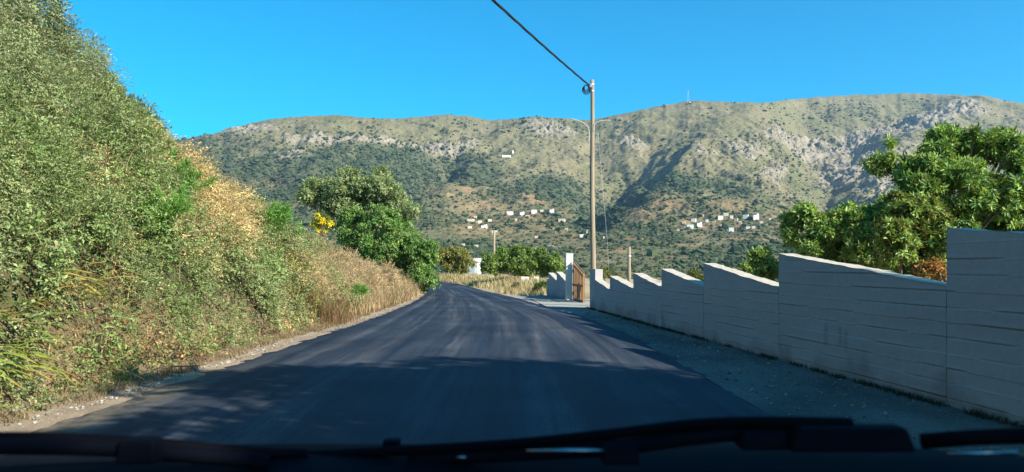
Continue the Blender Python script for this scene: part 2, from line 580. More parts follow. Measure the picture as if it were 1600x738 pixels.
LE = np.array([(-3.95, -14), (-3.95, 2), (-3.95, 6), (-3.86, 9), (-3.76, 13), (-3.6, 21), (-3.75, 30), (-4.5, 40), (-6.2, 50), (-10, 60), (-16, 68), (-25, 75)])
RE = np.array([(2.4, -14), (2.4, 2), (2.4, 7), (2.37, 11), (2.32, 15), (1.95, 20), (1.07, 26), (0, 33), (-1.35, 40), (-3.1, 51), (-6.1, 64), (-13, 76), (-22, 84)])


def resample(P, n):
    Q = arc(np.c_[P, np.zeros(len(P))], 24)[:, :2]
    d = np.r_[0, np.cumsum(np.linalg.norm(np.diff(Q, axis=0), axis=1))]
    t = np.linspace(0, d[-1], n)
    return np.c_[np.interp(t, d, Q[:, 0]), np.interp(t, d, Q[:, 1])]


NR = 360
LEr, REr = resample(LE, NR), resample(RE, NR)


def ground_h(x, y):
    x = np.asarray(x, float); y = np.asarray(y, float)
    z = np.where(x < -4.5, bank_h(x, y), 0.0)
    z = z * (1 - sstep(40, 52, y))
    # the verge on the outer side of the bend swells a little
    rx = np.interp(y, REr[:, 1], REr[:, 0])
    off = x - rx
    z = z + .35 * sstep(.6, 3.0, off) * sstep(33, 42, y) * (1 - sstep(95, 130, y)) * (1 - sstep(1.5, 5, x))
    z = z - .10 * sstep(5.5, 7, x) - .35 * sstep(7, 30, x)
    z = z + .05 * fbm(x / 2.2, y / 2.2, 3, 15) * sstep(.2, .8, np.maximum(off, -x - 3.9 - .0)) * (np.abs(x) < 60)
    r = np.hypot(x, y)
    z = z - 3.5 * sstep(85, 165, r) - 3.0 * sstep(150, 260, r)
    return z - .03


gx = np.concatenate([np.linspace(-220, -40, 26), np.linspace(-38, -14, 30), np.linspace(-13.8, -3.4, 150), np.linspace(-3.2, 9, 80), np.linspace(9.5, 40, 40), np.linspace(45, 220, 26)])
gy = np.concatenate([np.linspace(-120, -20, 16), np.linspace(-18, 4, 60), np.linspace(4.15, 40, 280), np.linspace(40.5, 90, 100), np.linspace(92, 240, 40)])
GX, GY = np.meshgrid(gx, gy, indexing='ij')
GZ = ground_h(GX, GY)
soil = np.array([.22, .165, .105]); litter = np.array([.20, .145, .08]); straw = np.array([.40, .33, .20]); dgreen = np.array([.05, .065, .025])
q = sstep(.3, 1.2, GZ) * (GX < -4.4)
n_ = np.clip(.5 + .8 * fbm(GX / 1.3, GY / 1.3, 4, 17), 0, 1)[..., None]
gc = soil * n_ + litter * (1 - n_)
gc = gc * (1 - .8 * q[..., None]) + dgreen * .8 * q[..., None]
vg = (sstep(30, 38, GY) * (GX > -3.8) * (GX < 40))[..., None] * .8
gc = gc * (1 - vg) + straw * vg
gar = sstep(3.5, 5, GX)[..., None] * (1 - sstep(25, 40, GY))[..., None]
gc = gc * (1 - .5 * gar) + dgreen * .5 * gar
nx_, ny_ = GX.shape
i, j = np.meshgrid(np.arange(nx_ - 1), np.arange(ny_ - 1), indexing='ij')
GF = np.stack([i * ny_ + j, (i + 1) * ny_ + j, (i + 1) * ny_ + j + 1, i * ny_ + j + 1], -1).reshape(-1, 4)
M_SOIL = col_mat('soil', .95, .1, 7, .7, 1.3, .6, .04, 25)
struct(mk('ground', np.stack([GX, GY, GZ], -1).reshape(-1, 3), GF, M_SOIL, col=gc.reshape(-1, 3), smooth=True))
# wide plain below everything so that nothing ends in mid air
V = [(-4400, -480, -14), (4400, -480, -14), (4400, 3780, -14), (-4400, 3780, -14)]
struct(mk('terrain', V, [[0, 1, 2, 3]], M_SOIL, col=np.tile([.16, .14, .08], (4, 1))))

# ------------------------------------------------------------------ road
nt_ = NR; ncr = 22
edge_l = .05 * fbm(np.arange(NR) / 4.0, np.zeros(NR), 3, 19)
edge_r = .05 * fbm(np.arange(NR) / 4.0, np.zeros(NR), 3, 20)
f = np.linspace(0, 1, ncr)
A = LEr + np.c_[edge_l, np.zeros(NR)]; B = REr + np.c_[edge_r, np.zeros(NR)]
RP = A[:, None] * (1 - f)[None, :, None] + B[:, None] * f[None, :, None]
rz = np.full((NR, ncr), .035) + .03 * np.sin(f * math.pi)[None]
rz[:, 0] = -.05; rz[:, -1] = -.05
RP[:, 0] -= [.06, 0]; RP[:, -1] += [.06, 0]; rz[:, 1] = .026; rz[:, -2] = .026; rz[:, 0] = .0; rz[:, -1] = .0
RV = np.concatenate([RP, rz[..., None]], -1).reshape(-1, 3)
arcl = np.r_[0, np.cumsum(np.linalg.norm(np.diff((A + B) / 2, axis=0), axis=1))]
wid = np.linalg.norm(A - B, axis=1)
ruv = np.stack([np.broadcast_to((f - .5)[None] * 6.2, (NR, ncr)), np.broadcast_to(arcl[:, None], (NR, ncr))], -1).reshape(-1, 2)
i, j = np.meshgrid(np.arange(NR - 1), np.arange(ncr - 1), indexing='ij')
RF = np.stack([i * ncr + j, i * ncr + j + 1, (i + 1) * ncr + j + 1, (i + 1) * ncr + j], -1).reshape(-1, 4)


def road_mat():
    m, N, L, P = mat_new('fresh_asphalt')
    uvn = N.new('ShaderNodeUVMap').outputs[0]
    g = geo(N)
    s1 = nz(N, L, 1.0, 5, .6, uvn, .35, (1.9, .075, 1))       # roller and wheel streaks along the lane
    s2 = nz(N, L, 1.0, 4, .6, uvn, .6, (7.0, .12, 1))
    p1 = nz(N, L, .55, 5, .6, g)
    grain = nz(N, L, 60, 4, .8, g)
    c = ramp(N, L, s1, [(.36, (.011, .018, .033)), (.52, (.030, .038, .054)), (.66, (.070, .075, .086))])
    c = mixc(N, L, c, ramp(N, L, s2, [(.35, (.62, .63, .66)), (.65, (1.35, 1.33, 1.28))]), .6, 'MULTIPLY')
    c = mixc(N, L, c, ramp(N, L, p1, [(.3, (.62, .63, .67)), (.7, (1.3, 1.29, 1.25))]), 1.0, 'MULTIPLY')
    c = mixc(N, L, c, ramp(N, L, grain, [(.35, (.5, .5, .5)), (.5, (1, 1, 1)), (.72, (2.1, 2.1, 2.05))]), .9, 'MULTIPLY')
    # dust carried in along the near left edge
    sep = N.new('ShaderNodeSeparateXYZ'); L.new(g, sep.inputs[0])
    ma = N.new('ShaderNodeMapRange'); ma.interpolation_type = 'SMOOTHSTEP'
    L.new(sep.outputs['X'], ma.inputs[0])
    ma.inputs[1].default_value = -3.75; ma.inputs[2].default_value = -3.1; ma.inputs[3].default_value = 1; ma.inputs[4].default_value = 0
    mb = N.new('ShaderNodeMapRange'); mb.interpolation_type = 'SMOOTHSTEP'
    L.new(sep.outputs['Y'], mb.inputs[0])
    mb.inputs[1].default_value = 8.0; mb.inputs[2].default_value = 11.0; mb.inputs[3].default_value = 1; mb.inputs[4].default_value = 0
    mu = N.new('ShaderNodeMath'); mu.operation = 'MULTIPLY'; L.new(ma.outputs[0], mu.inputs[0]); L.new(mb.outputs[0], mu.inputs[1])
    mr = N.new('ShaderNodeMapRange'); L.new(nz(N, L, 3.5, 5, .7, g), mr.inputs[0])
    mr.inputs[1].default_value = .35; mr.inputs[2].default_value = .6
    mu2 = N.new('ShaderNodeMath'); mu2.operation = 'MULTIPLY'; L.new(mu.outputs[0], mu2.inputs[0]); L.new(mr.outputs[0], mu2.inputs[1])
    c = mixc(N, L, c, (.17, .145, .105), mu2.outputs[0])
    L.new(c, P.inputs['Base Color'])
    L.new(ramp(N, L, s1, [(.3, (.62,) * 3), (.7, (.8,) * 3)]), P.inputs['Roughness'])
    P.inputs['Specular IOR Level'].default_value = .16
    bump(N, L, nz(N, L, 120, 3, .7, g), P, .5, .006)
    return m


struct(mk('road', RV, RF, road_mat(), uv=ruv, smooth=True))


# ------------------------------------------------------------------ shoulders
def strip(name, P, Q, n, zf, col, mat):
    f = np.linspace(0, 1, n)
    X = P[:, None] * (1 - f)[None, :, None] + Q[:, None] * f[None, :, None]
    z = zf(X[..., 0], X[..., 1], f[None])
    m = len(P)
    i, j = np.meshgrid(np.arange(m - 1), np.arange(n - 1), indexing='ij')
    F = np.stack([i * n + j, i * n + j + 1, (i + 1) * n + j + 1, (i + 1) * n + j], -1).reshape(-1, 4)
    return struct(mk(name, np.concatenate([X, z[..., None]], -1).reshape(-1, 3), F, mat, col=col(X[..., 0], X[..., 1], f[None]).reshape(-1, 3), smooth=True))


WD = lambda D: 2.4 + (23.8 - D) * .103          # the wall's face line
M_GRAVEL = col_mat('gravel', .95, .15, 45, .55, 1.5, .8, .02, 90)
yy = np.linspace(-14, 35, 300)
P = np.c_[np.interp(yy, REr[:, 1], REr[:, 0]) - .1, yy]
Q = np.c_[WD(yy) + .12, yy]


def sh_z(x, y, f): return .012 + .015 * fbm(x * 1.5, y * 1.5, 3, 23) + .02 * sstep(.8, 1, f)


def sh_c(x, y, f):
    t = np.clip(.5 + .7 * fbm(x * 1.1, y * .5, 4, 25), 0, 1)[..., None]
    c = np.array([.115, .110, .100]) * (1 - t) + np.array([.22, .205, .175]) * t
    d = (sstep(19.5, 22.5, y) * np.ones_like(f))[..., None]
    return c * (1 - d) + np.array([.30, .285, .25]) * d


strip('gravel_path', P, Q, 26, sh_z, sh_c, M_GRAVEL)
yy = np.linspace(-14, 38, 320)
P = np.c_[np.full(len(yy), -4.85), yy]
Q = np.c_[np.interp(yy, LEr[:, 1], LEr[:, 0]) + .12, yy]
strip('dirt_path', P, Q, 14, lambda x, y, f: .01 + .02 * fbm(x * 2, y * 2, 3, 27) + .10 * (1 - f) ** 2,
      lambda x, y, f: (np.array([.30, .235, .165]) * (1 + .35 * fbm(x * 2.2, y * 1.2, 4, 29))[..., None]), M_GRAVEL)

# loose stones on both shoulders
n = 5200
sy = rng.uniform(4.5, 30, n) ** 1.0
side = rng.uniform(0, 1, n) < .6
sx = np.where(side, np.interp(sy, REr[:, 1], REr[:, 0]) + rng.uniform(0, 1, n) * (WD(sy) - np.interp(sy, REr[:, 1], REr[:, 0])),
              np.interp(sy, LEr[:, 1], LEr[:, 0]) - np.abs(rng.normal(0, .35, n)) - .02)
sr = rng.lognormal(math.log(.0075), .5, n)
tv = rng.uniform(0, 1, (n, 1))
sc = np.array([.13, .12, .11]) * (1 - tv) + np.array([.42, .38, .32]) * tv
o = scatter_blobs('gravel', np.c_[sx, sy, np.full(n, .022) + .06 * (~side) * sstep(.2, .8, -4.0 - sx + .0)], np.clip(sr, .005, .05), sc, M_PEB, .7)
tag(o, 'loose stones and grit along both edges of the asphalt', 'gravel', kind='stuff')

# ================================================================== WALL WITH SAW-TOOTH TOP
wall = thing('boundary_wall', 'long white board marked wall with saw tooth top along the right of the road', 'wall', (WD(12), 12, 0))
wdir = nrm(np.array([-.103, 1.0, 0])); wnor = np.array([-wdir[1], wdir[0], 0])   # wnor faces the road
WO = np.array([WD(12), 12.0, 0.0])
TH = .23
SEAMS = np.cumsum(np.r_[.10, rng.uniform(.135, .165, 14)])


def wall_panel(Df, Dn, zf, zn, seed, flat=False, name='panel'):
    """panel from far D to near D, top falling from zf to zn"""
    r = np.random.default_rng(seed)
    L = (Df - Dn) / wdir[1]
    ns = max(6, int(L / .05))
    s = np.linspace(0, L, ns)
    top = zf + (zn - zf) * (s / L)
    top = top + .012 * fbm(s * 2.2, s * 0, 3, seed) * (not flat)
    rows = [-.12, -.02]
    for zs in SEAMS:
        if zs > max(zf, zn) + .05: break
        rows += [zs - .05, zs - .014, zs - .005, zs + .005, zs + .014, zs + .05]
    rows += [max(zf, zn) + .03]
    rows = np.array(sorted(rows))
    S, Z = np.meshgrid(s, rows, indexing='ij')
    T = top[:, None]
    Zc = np.minimum(Z, T)
    d = np.zeros_like(S); dark = np.zeros_like(S)
    bidx = np.searchsorted(SEAMS, Z)
    off = r.normal(0, .0022, (len(SEAMS) + 2))
    sl_ = r.normal(0, .003, (len(SEAMS) + 2))
    d += off[bidx] + sl_[bidx] * (S / L - .5)
    for kz, zs in enumerate(SEAMS):
        st = np.clip(.55 + 1.3 * fbm(S * .9 + kz * 7.1, S * 0 + seed * 3.3, 3, kz), 0, 1.2)
        w = np.exp(-((Z - zs) / .0055) ** 2)
        d += w * np.where(st > .5, -.012 * st, .004)
        dark = np.maximum(dark, w * np.clip(st - .35, 0, 1) * .6)
        d += .007 * np.exp(-((Z - zs - .014) / .008) ** 2) * np.clip(st - .6, 0, 1)
    d += .004 * fbm(S * 1.3, Z * 4, 3, seed)
    xyz0 = WO + wdir * ((Df - 12.0) / wdir[1])
    front = xyz0 - wdir * S[..., None] + wnor * d[..., None] + np.array([0, 0, 1.0]) * Zc[..., None]
    base = np.array([.46, .435, .425])
    c = np.tile(base, S.shape + (1,))
    blot = np.clip(.5 + .5 * fbm(S * .8, Z * 1.5, 4, seed + 5), 0, 1)[..., None]
    c = c * (1 - .10 * blot)
    dirt = np.clip((.10 + .07 * fbm(S * 3, S * 0, 4, seed + 3) - Z) / .10, 0, 1)
    dirt = np.maximum(dirt, .45 * np.clip((.26 + .25 * fbm(S * 1.6, S * 0, 3, seed + 8) - Z) / .22, 0, 1))
    c = c * (1 - .8 * dirt[..., None]) + np.array([.12, .10, .07]) * .8 * dirt[..., None]
    c = c * (1 - dark[..., None]) + np.array([.07, .065, .06]) * dark[..., None]
    if seed == 46:
        for s0, z0, z1 in ((1.30, .38, .62), (1.62, .42, .60), (1.76, .36, .58)):
            m_ = np.exp(-((S - s0) / .03) ** 2) * sstep(z0 - .05, z0, Z) * (1 - sstep(z1, z1 + .05, Z)) * .5
            c = c * (1 - m_[..., None]) + np.array([.1, .1, .1]) * m_[..., None]
    nr = len(rows)
    i, j = np.meshgrid(np.arange(ns - 1), np.arange(nr - 1), indexing='ij')
    F = np.stack([i * nr + j, (i + 1) * nr + j, (i + 1) * nr + j + 1, i * nr + j + 1], -1).reshape(-1, 4)
    za = Zc.ravel()[F]
    F = F[(za.max(1) - za.min(1)) > 1e-4]
    V = [front.reshape(-1, 3)]; Cc = [c.reshape(-1, 3)]; Fs = [F]; n0 = ns * nr
    # top and back
    lip = .010 * fbm(s * 5, s * 0, 3, seed + 11)
    tf = front[:, -1] + np.array([0, 0, .002])
    nb = 6
    tp = []
    for kx in range(nb):
        fx = kx / (nb - 1)
        p = xyz0 - wdir * s[:, None] - wnor * (TH * fx) + np.c_[0 * s, 0 * s, top + .005 * fbm(s * 6, s * 0 + kx, 2, seed + 12)]
        if kx == 0: p = tf + wnor * (.004 + np.abs(lip)[:, None] * (not flat))
        tp.append(p)
    bk = xyz0 - wdir * s[:, None] - wnor * TH + np.c_[0 * s, 0 * s, 0 * s - .15]
    tp.append(bk)
    tp = np.stack(tp, 1)
    nn = tp.shape[1]
    i, j = np.meshgrid(np.arange(ns - 1), np.arange(nn - 1), indexing='ij')
    Fs.append(np.stack([i * nn + j, (i + 1) * nn + j, (i + 1) * nn + j + 1, i * nn + j + 1], -1).reshape(-1, 4) + n0)
    tc = np.tile(np.array([.50, .455, .37]), (ns * nn, 1)) * (1 + .08 * rng.standard_normal((ns * nn, 1)))
    V.append(tp.reshape(-1, 3)); Cc.append(tc); n1_ = n0 + ns * nn
    # end faces
    for e in (0, ns - 1):
        b0 = xyz0 - wdir * s[e]
        q4 = np.array([b0 + [0, 0, -.12], b0 - wnor * TH + [0, 0, -.12], b0 - wnor * TH + [0, 0, top[e]], b0 + [0, 0, top[e]]])
        V.append(q4); Cc.append(np.tile(base, (4, 1))); Fs.append(np.array([[0, 1, 2, 3] if e else [3, 2, 1, 0]]) + n1_); n1_ += 4
    V = np.concatenate(V) - WO
    return mk(name, V, Fs, M_WALL, wall, col=np.concatenate(Cc))


wall_panel(23.75, 22.95, 1.24, 1.24, 41, True, 'end_pillar')
wall_panel(22.94, 21.06, .92, .69, 42)
wall_panel(21.05, 18.60, 1.06, .79, 43)
wall_panel(18.59, 16.30, 1.17, .89, 44)
wall_panel(16.29, 13.78, 1.28, .97, 45)
wall_panel(13.77, 10.78, 1.39, 1.04, 47)
wall_panel(10.77, 7.26, 1.51, 1.16, 46)
wall_panel(7.25, 3.70, 1.70, 1.36, 48)
wall_panel(3.69, .1, 1.86, 1.5, 49)
wall_panel(.09, -3.6, 2.0, 1.66, 50)

# far stub of wall beyond the gate with its pillar
WO_main, wdir_main, wnor_main, wall_main = WO, wdir, wnor, wall
p_a, p_b = np.array([1.52, 33.7, 0]), np.array([2.07, 29.75, 0])
wall = thing('boundary_wall', 'short white wall with two saw teeth beyond the tall gate pillar', 'wall', p_b)
wdir = nrm(p_a - p_b); wnor = np.array([-wdir[1], wdir[0], 0]); WO = p_b.copy()
_old = WO.copy()


def stub(Lf, Ln, zf, zn, seed):
    global WO
    # distances along the stub measured from the pillar
    WO = p_b + wdir * 0
    base_d = 12.0
    wall_panel(base_d + Lf * wdir[1], base_d + Ln * wdir[1], zf, zn, seed)


stub(3.95, 3.55, .80, .74, 61)
stub(3.54, 1.75, 1.04, .72, 62)
stub(1.74, 0.03, 1.10, .76, 63)

gp = thing('gate_pillar', 'tall slim white square pillar holding the brown gate', 'pillar', (2.2, 29.5, 0))
mb = MB().box((0, 0, .88), (.27, .30, 1.82)); bevel(mb.build('shaft', M_WHITE, gp), .012)
mb = MB().box((0, 0, 1.805), (.30, .33, .03)); bevel(mb.build('cap', M_WHITE, gp), .008)
mb = MB().box((0.02, -.02, .01), (.40, .44, .10)); bevel(mb.build('footing', M_WHITE, gp), .012)

# gate leaf
ga, gb = np.array([2.36, 29.3, 0]), np.array([2.53, 27.0, 0])
gl = np.linalg.norm(gb - ga)
grz = math.atan2(gb[1] - ga[1], gb[0] - ga[0])
gate = thing('driveway_gate', 'brown wooden gate leaf with sloping top hung on the tall white pillar', 'gate', ga, grz)
gtop = lambda x: 1.42 - .42 * (x / gl) ** 1.1
nb_ = 13; bw = (gl - .14) / nb_
Vb, Fb, kb = [], [], 0
for b in range(nb_):
    x0 = .07 + b * bw + .006; x1 = x0 + bw * .48
    t0, t1 = gtop(x0) - .10, gtop(x1) - .10
    yb = .012 * (b % 2)
    Vb += [(x0, -.02 - yb, .12), (x1, -.02 - yb, .12), (x1, .02, .12), (x0, .02, .12), (x0, -.02 - yb, t0), (x1, -.02 - yb, t1), (x1, .02, t1), (x0, .02, t0)]
    Fb += [[kb + q for q in f4] for f4 in ([0, 3, 2, 1], [4, 5, 6, 7], [0, 1, 5, 4], [1, 2, 6, 5], [2, 3, 7, 6], [3, 0, 4, 7])]; kb += 8
mk('board_panel', Vb, np.array(Fb), M_GATE, gate)
mb = MB()
mb.box((.035, 0, .75), (.065, .07, 1.40)); mb.box((gl - .035, 0, .55), (.065, .07, 1.02))
mb.box((gl / 2, 0, .08), (gl - .14, .06, .07)); mb.box((gl / 2, -.045, .62), (gl - .14, .03, .08))
xs = np.linspace(.0, gl, 12)
mb.tube(np.c_[xs, 0 * xs, gtop(xs) - .05], .04, 6)
mb.tube(np.c_[xs, 0 * xs, gtop(xs) + .09], .022, 6)
for x in np.linspace(.1, gl - .1, 9): mb.tube([(x, 0, gtop(x) - .05), (x, 0, gtop(x) + .09)], .011, 5)
mb.build('frame', M_GATE, gate)
mb = MB().tube([(gl - .10, -.05, .72), (gl - .10, -.09, .72), (gl - .10, -.09, .86), (gl - .10, -.05, .86)], .010, 6); mb.build('handle', M_STEEL, gate)
mb = MB()
for z in (.3, 1.15): MB().tube([(-.02, -.01, z - .05), (-.02, -.01, z + .05)], .022, 8).build('hinge', M_STEEL, gate)
# pale threshold of the driveway
V = [(.95, 24.4, .024), (2.33, 24.2, .03), (3.6, 24.4, .03), (3.4, 30, .03), (2.2, 29.9, .03), (.55, 29.7, .022), (.3, 31, .02), (1.5, 33, .024)]
M_CONC = plain('dusty_concrete', (.34, .32, .275), .9, .15, 8, .22, .4, .01)
struct(mk('driveway', np.array([(1.15, 23.9, .034), (2.6, 23.9, .04), (4.2, 24.2, .04), (4.0, 29.9, .04), (2.2, 29.9, .04), (.75, 30.2, .034)]), [[0, 1, 2, 3, 4, 5]], M_CONC))

# ================================================================== POLES AND CABLE
PB = np.array([2.64, 25.0, -.2])
pole = thing('utility_pole', 'tall weathered wooden utility pole behind the end of the wall', 'pole', PB)
top = pix(925, 125, 25.0) - PB
zz = np.linspace(0, 1, 30)
P = np.c_[top[0] * zz, 0 * zz, top[2] * zz] + np.c_[.012 * np.sin(zz * 9), 0 * zz, 0 * zz]
o = MB().tube(P, .096 - .036 * zz, 14).build('shaft', M_WOODPOLE, pole, True)
hb = pix(922, 137, 25.0) - PB
mb = MB()
for kx in range(5):
    th = np.linspace(0, 2 * math.pi, 26)
    r_a, r_b = .07 + .018 * kx, .11 + .02 * kx
    mb.tube(np.c_[hb[0] - .13 + r_a * np.cos(th + kx) * .9, -.08 + .03 * np.sin(th * 2 + kx), hb[2] - .02 + r_b * np.sin(th + kx) * .8 - .02 * kx], .011, 6)
mb.build('cable_coil', M_CABLE, pole, True)
mb = MB().box((hb[0] + .02, -.09, hb[2] + .04), (.05, .10, .10)); mb.tube([(hb[0], -.1, hb[2] + .04), (hb[0] - .1, -.12, hb[2] + .05)], .015, 6)
mb.build('clamp', M_STEEL, pole)
mb = MB()
for z in (hb[2] - .12, hb[2] + .10): MB().tube([(top[0], 0, z - .02), (top[0], 0, z + .02)], .082, 14).build('strap', M_STEEL, pole)
for pts, lab in (([(920, 225), (920.3, 205), (917, 197), (908, 190.5), (893, 185.5)], 0), ([(927.5, 206), (928, 197), (933, 191), (944, 188.5), (953, 188)], 1)):
    Q = np.array([pix(u, v, 24.93) for u, v in pts]) - PB
    MB().tube(arc(Q, 8), .013, 6).build('pipe_arm', M_PIPE, pole, True)
Q = np.array([pix(u, v, 24.9) for u, v in [(934, 205), (938, 250), (944, 320), (949, 380), (951, 425)]]) - PB
MB().tube(arc(Q, 6), .004, 5).build('stay_wire', M_STEEL, pole, True)

c0 = pix(920, 133, 24.9); c1 = pix(770, 0, 15.2); dv = c1 - c0
ts = np.linspace(0, 4.2, 90)
C = c0 + dv * ts[:, None]
C[:, 2] = c0[2] + dv[2] * ts + .11 * (ts * ts - ts)
mb = MB()
for kx in range(3):
    a = np.arange(90) * .9 + kx * 2.094
    mb.tube(C + .016 * np.c_[np.cos(a), 0 * a, np.sin(a)], .017, 6)
tag(mb.build('overhead_cable', M_CABLE, None, True), 'black twisted cable running from the tall pole up over the road', 'cable')


def small_pole(u, v0, v1, D, r, label, cross=False):
    b = pix(u, v1, D); b[2] = min(b[2], ground_h(b[0], b[1]) - .05)
    t_ = pix(u, v0, D)[2] - b[2]
    o = thing('utility_pole', label, 'pole', b)
    MB().tube([(0, 0, 0), (0, 0, t_ * .5), (0.01, 0, t_)], [r * 1.1, r, r * .85], 10).build('shaft', M_WOODPOLE, o, True)
    m = MB()
    if cross: m.box((0, 0, t_ - .18), (.8, .1, .12)); [m.tube([(x, 0, t_ - .1), (x, 0, t_ + .1)], .05, 6) for x in (-.33, .33)]
    else: m.tube([(0, 0, t_ * .80), (0, 0, t_ * .83)], r * 1.25, 10)
    m.build('crossarm' if cross else 'band', M_WOODPOLE if cross else M_STEEL, o)


small_pole(983, 386, 445, 36, .082, 'short stubby wooden post standing behind the low wall teeth')
small_pole(772, 360, 400, 75, .12, 'small distant wooden pole with crossarm above the round green hedge', True)


# ================================================================== FOLIAGE TOOLS
def leaf_arrays(P, A, Nn, L, W, fold=.15):
    A = nrm(A); S = nrm(np.cross(A, Nn)); U = np.cross(S, A)
    L = np.asarray(L)[:, None]; W = np.asarray(W)[:, None]
    b = P; m1 = P + A * L * .42 + S * W * .5 + U * W * fold; t = P + A * L - U * L * .08; m2 = P + A * L * .42 - S * W * .5 + U * W * fold
    V = np.stack([b, m1, t, m2], 1).reshape(-1, 3)
    return V, np.arange(len(P) * 4).reshape(-1, 4)


def rand_dir(n): return nrm(rng.standard_normal((n, 3)))


def leaf_cols(n, base, var=.22, hue=.12):
    base = np.asarray(base)
    c = (base if base.ndim == 2 else np.tile(base, (n, 1))) * 1.4
    c = c * np.clip(1 + var * rng.standard_normal((n, 1)), .4, 1.8) * np.clip(1 + hue * rng.standard_normal((n, 3)) * [1, .6, .8], .5, 1.6)
    return np.repeat(np.clip(c, .004, .9), 4, 0)


def crown_leaves(E, nros, kl, L, W, base, tuft=.5, shell=.35, alt=None, droop=.25, hue=.1, sub=7):
    """E: list of (centre, (rx,ry,rz)); rosettes on and inside ellipsoids"""
    Cs, Rs = np.array([e[0] for e in E], float), np.array([e[1] for e in E], float)
    if sub:
        k_ = np.repeat(np.arange(len(Cs)), sub)
        d = rand_dir(len(k_)); d[:, 2] = np.where(d[:, 2] < -.4, -d[:, 2], d[:, 2])
        f_ = rng.uniform(.30, .50, (len(k_), 1))
        Cs = np.concatenate([Cs, Cs[k_] + d * Rs[k_] * (1.02 - f_ * .7)]); Rs = np.concatenate([Rs * .62, Rs[k_] * f_])
    w = (Rs[:, 0] * Rs[:, 2] + Rs[:, 0] * Rs[:, 1]); w /= w.sum()
    idx = rng.choice(len(Cs), nros, p=w)
    d = rand_dir(nros); d[:, 2] = np.where(d[:, 2] < -.55, -d[:, 2], d[:, 2]); d = nrm(d)
    rad = 1 - shell * rng.uniform(0, 1, nros) ** 1.4
    lump = 1 + .20 * np.sin(d[:, 0] * 7 + idx * 3) * np.sin(d[:, 2] * 6 + idx) + .10 * rng.standard_normal(nros)
    pos = Cs[idx] + d * Rs[idx] * (rad * lump)[:, None]
    out = nrm(d / Rs[idx] + np.array([0, 0, .5]))
    n = nros * kl
    po = np.repeat(pos, kl, 0); ou = np.repeat(out, kl, 0)
    ax = nrm(ou * tuft + rand_dir(n) * 1.0 - np.array([0, 0, droop]))
    Nn = nrm(ou * 1.0 + rand_dir(n) * .55 + np.array([0, 0, .5]))
    Ls = L * rng.uniform(.6, 1.25, n); Ws = W * rng.uniform(.7, 1.2, n)
    po = po + ax * (L * .12) + rng.standard_normal((n, 3)) * L * .22
    V, F = leaf_arrays(po, ax, Nn, Ls, Ws)
    rc = np.repeat(np.clip(1 + .22 * rng.standard_normal((nros, 1)), .55, 1.6), kl, 0)
    b = np.tile(np.array(base), (n, 1)) * rc
    if alt is not None:
        m_ = np.repeat(rng.uniform(0, 1, nros) < alt[0], kl)
        b[m_] = np.array(alt[1]) * rc[m_]
    return V, F, leaf_cols(n, b, .18, hue)


def limb_paths(root, E, n=None):
    """trunk forks and limbs towards the crown's clumps"""
    mb = MB()
    Cs = np.array([e[0] for e in E])
    mid = Cs.mean(0) * [1, 1, 1]; mid = root * .55 + mid * .45
    r0 = .035 + .025 * np.linalg.norm(Cs.mean(0) - root)
    mb.tube(arc([root, root * .5 + mid * .5 + rng.normal(0, .05, 3), mid], 6), np.linspace(r0, r0 * .65, 13)[:13] if False else np.linspace(r0, r0 * .65, len(arc([root, root, mid], 6))), 8)
    for c in Cs:
        k_ = mid * .6 + c * .4 + rng.normal(0, .08, 3) + [0, 0, -.05]
        p = arc([mid, k_, c, c + (c - k_) * .12], 6)
        mb.tube(p, np.linspace(r0 * .5, r0 * .10, len(p)), 6)
    return mb


def plant(name, label, cat, root, E, nros, kl, L, W, base, group=None, trunk='trunk', **kw):
    root = np.asarray(root, float)
    o = thing(name, label, cat, root, group=group)
    E2 = [(np.asarray(c) - root, r) for c, r in E]
    limb_paths(np.zeros(3), E2).build(trunk, M_BARK, o, True)
    V, F, c = crown_leaves(E2, nros, kl, L, W, base, **kw)
    mk('crown', V, F, M_LEAF, o, col=c)
    return o


def px_clumps(L, D, dj=.0, sq=1.0, dv=0):
    out = []
    for c in L:
        u, v, r = c[:3]; d = D + (c[3] if len(c) > 3 else rng.normal(0, dj))
        rr = r * d / FPX
        out.append((pix(u, v + dv, d), (rr, rr * 1.1, rr * sq)))
    return out


# ------------------------------------------------------------------ trees behind the wall, right
G_LIGHT, G_MID = (.215, .305, .085), (.100, .175, .050)
D = 14.5
E = px_clumps([(1490, 222, 36), (1470, 215, 22), (1515, 240, 34), (1565, 232, 34), (1592, 262, 34), (1445, 275, 42), (1425, 302, 36), (1500, 292, 52), (1560, 318, 50), (1480, 345, 40), (1605, 330, 60),
               (1650, 290, 60), (1680, 380, 70), (1540, 365, 42), (1432, 352, 34), (1620, 400, 50), (1500, 400, 45), (1560, 410, 50), (1700, 310, 60)], D, .35, dv=12) + px_clumps([(1520, 212, 20), (1545, 222, 20), (1455, 235, 22), (1580, 215, 18), (1425, 262, 22), (1415, 325, 24), (1420, 300, 26), (1440, 315, 34)], 14.3, .2, dv=12)
plant('broadleaf_tree', 'tallest bushy green tree behind the highest wall panel', 'tree', (7.6, 14.6, -.2), E, 5200, 14, .12, .046, G_MID, alt=(.5, G_LIGHT), group='trees behind the white wall')
E = px_clumps([(1366, 262, 17), (1384, 262, 15), (1392, 229, 10), (1395, 250, 8), (1372, 268, 12), (1405, 275, 14)], 14.6, .15)
V, F, c = crown_leaves([(np.asarray(e[0]) - np.array([7.6, 14.6, -.2]), e[1]) for e in E], 130, 13, .12, .036, G_LIGHT)
par = [o for o in bpy.data.objects if o.name.startswith('broadleaf_tree')][0]
mk('side_spray', V, F, M_LEAF, par, col=c)
mb = MB()
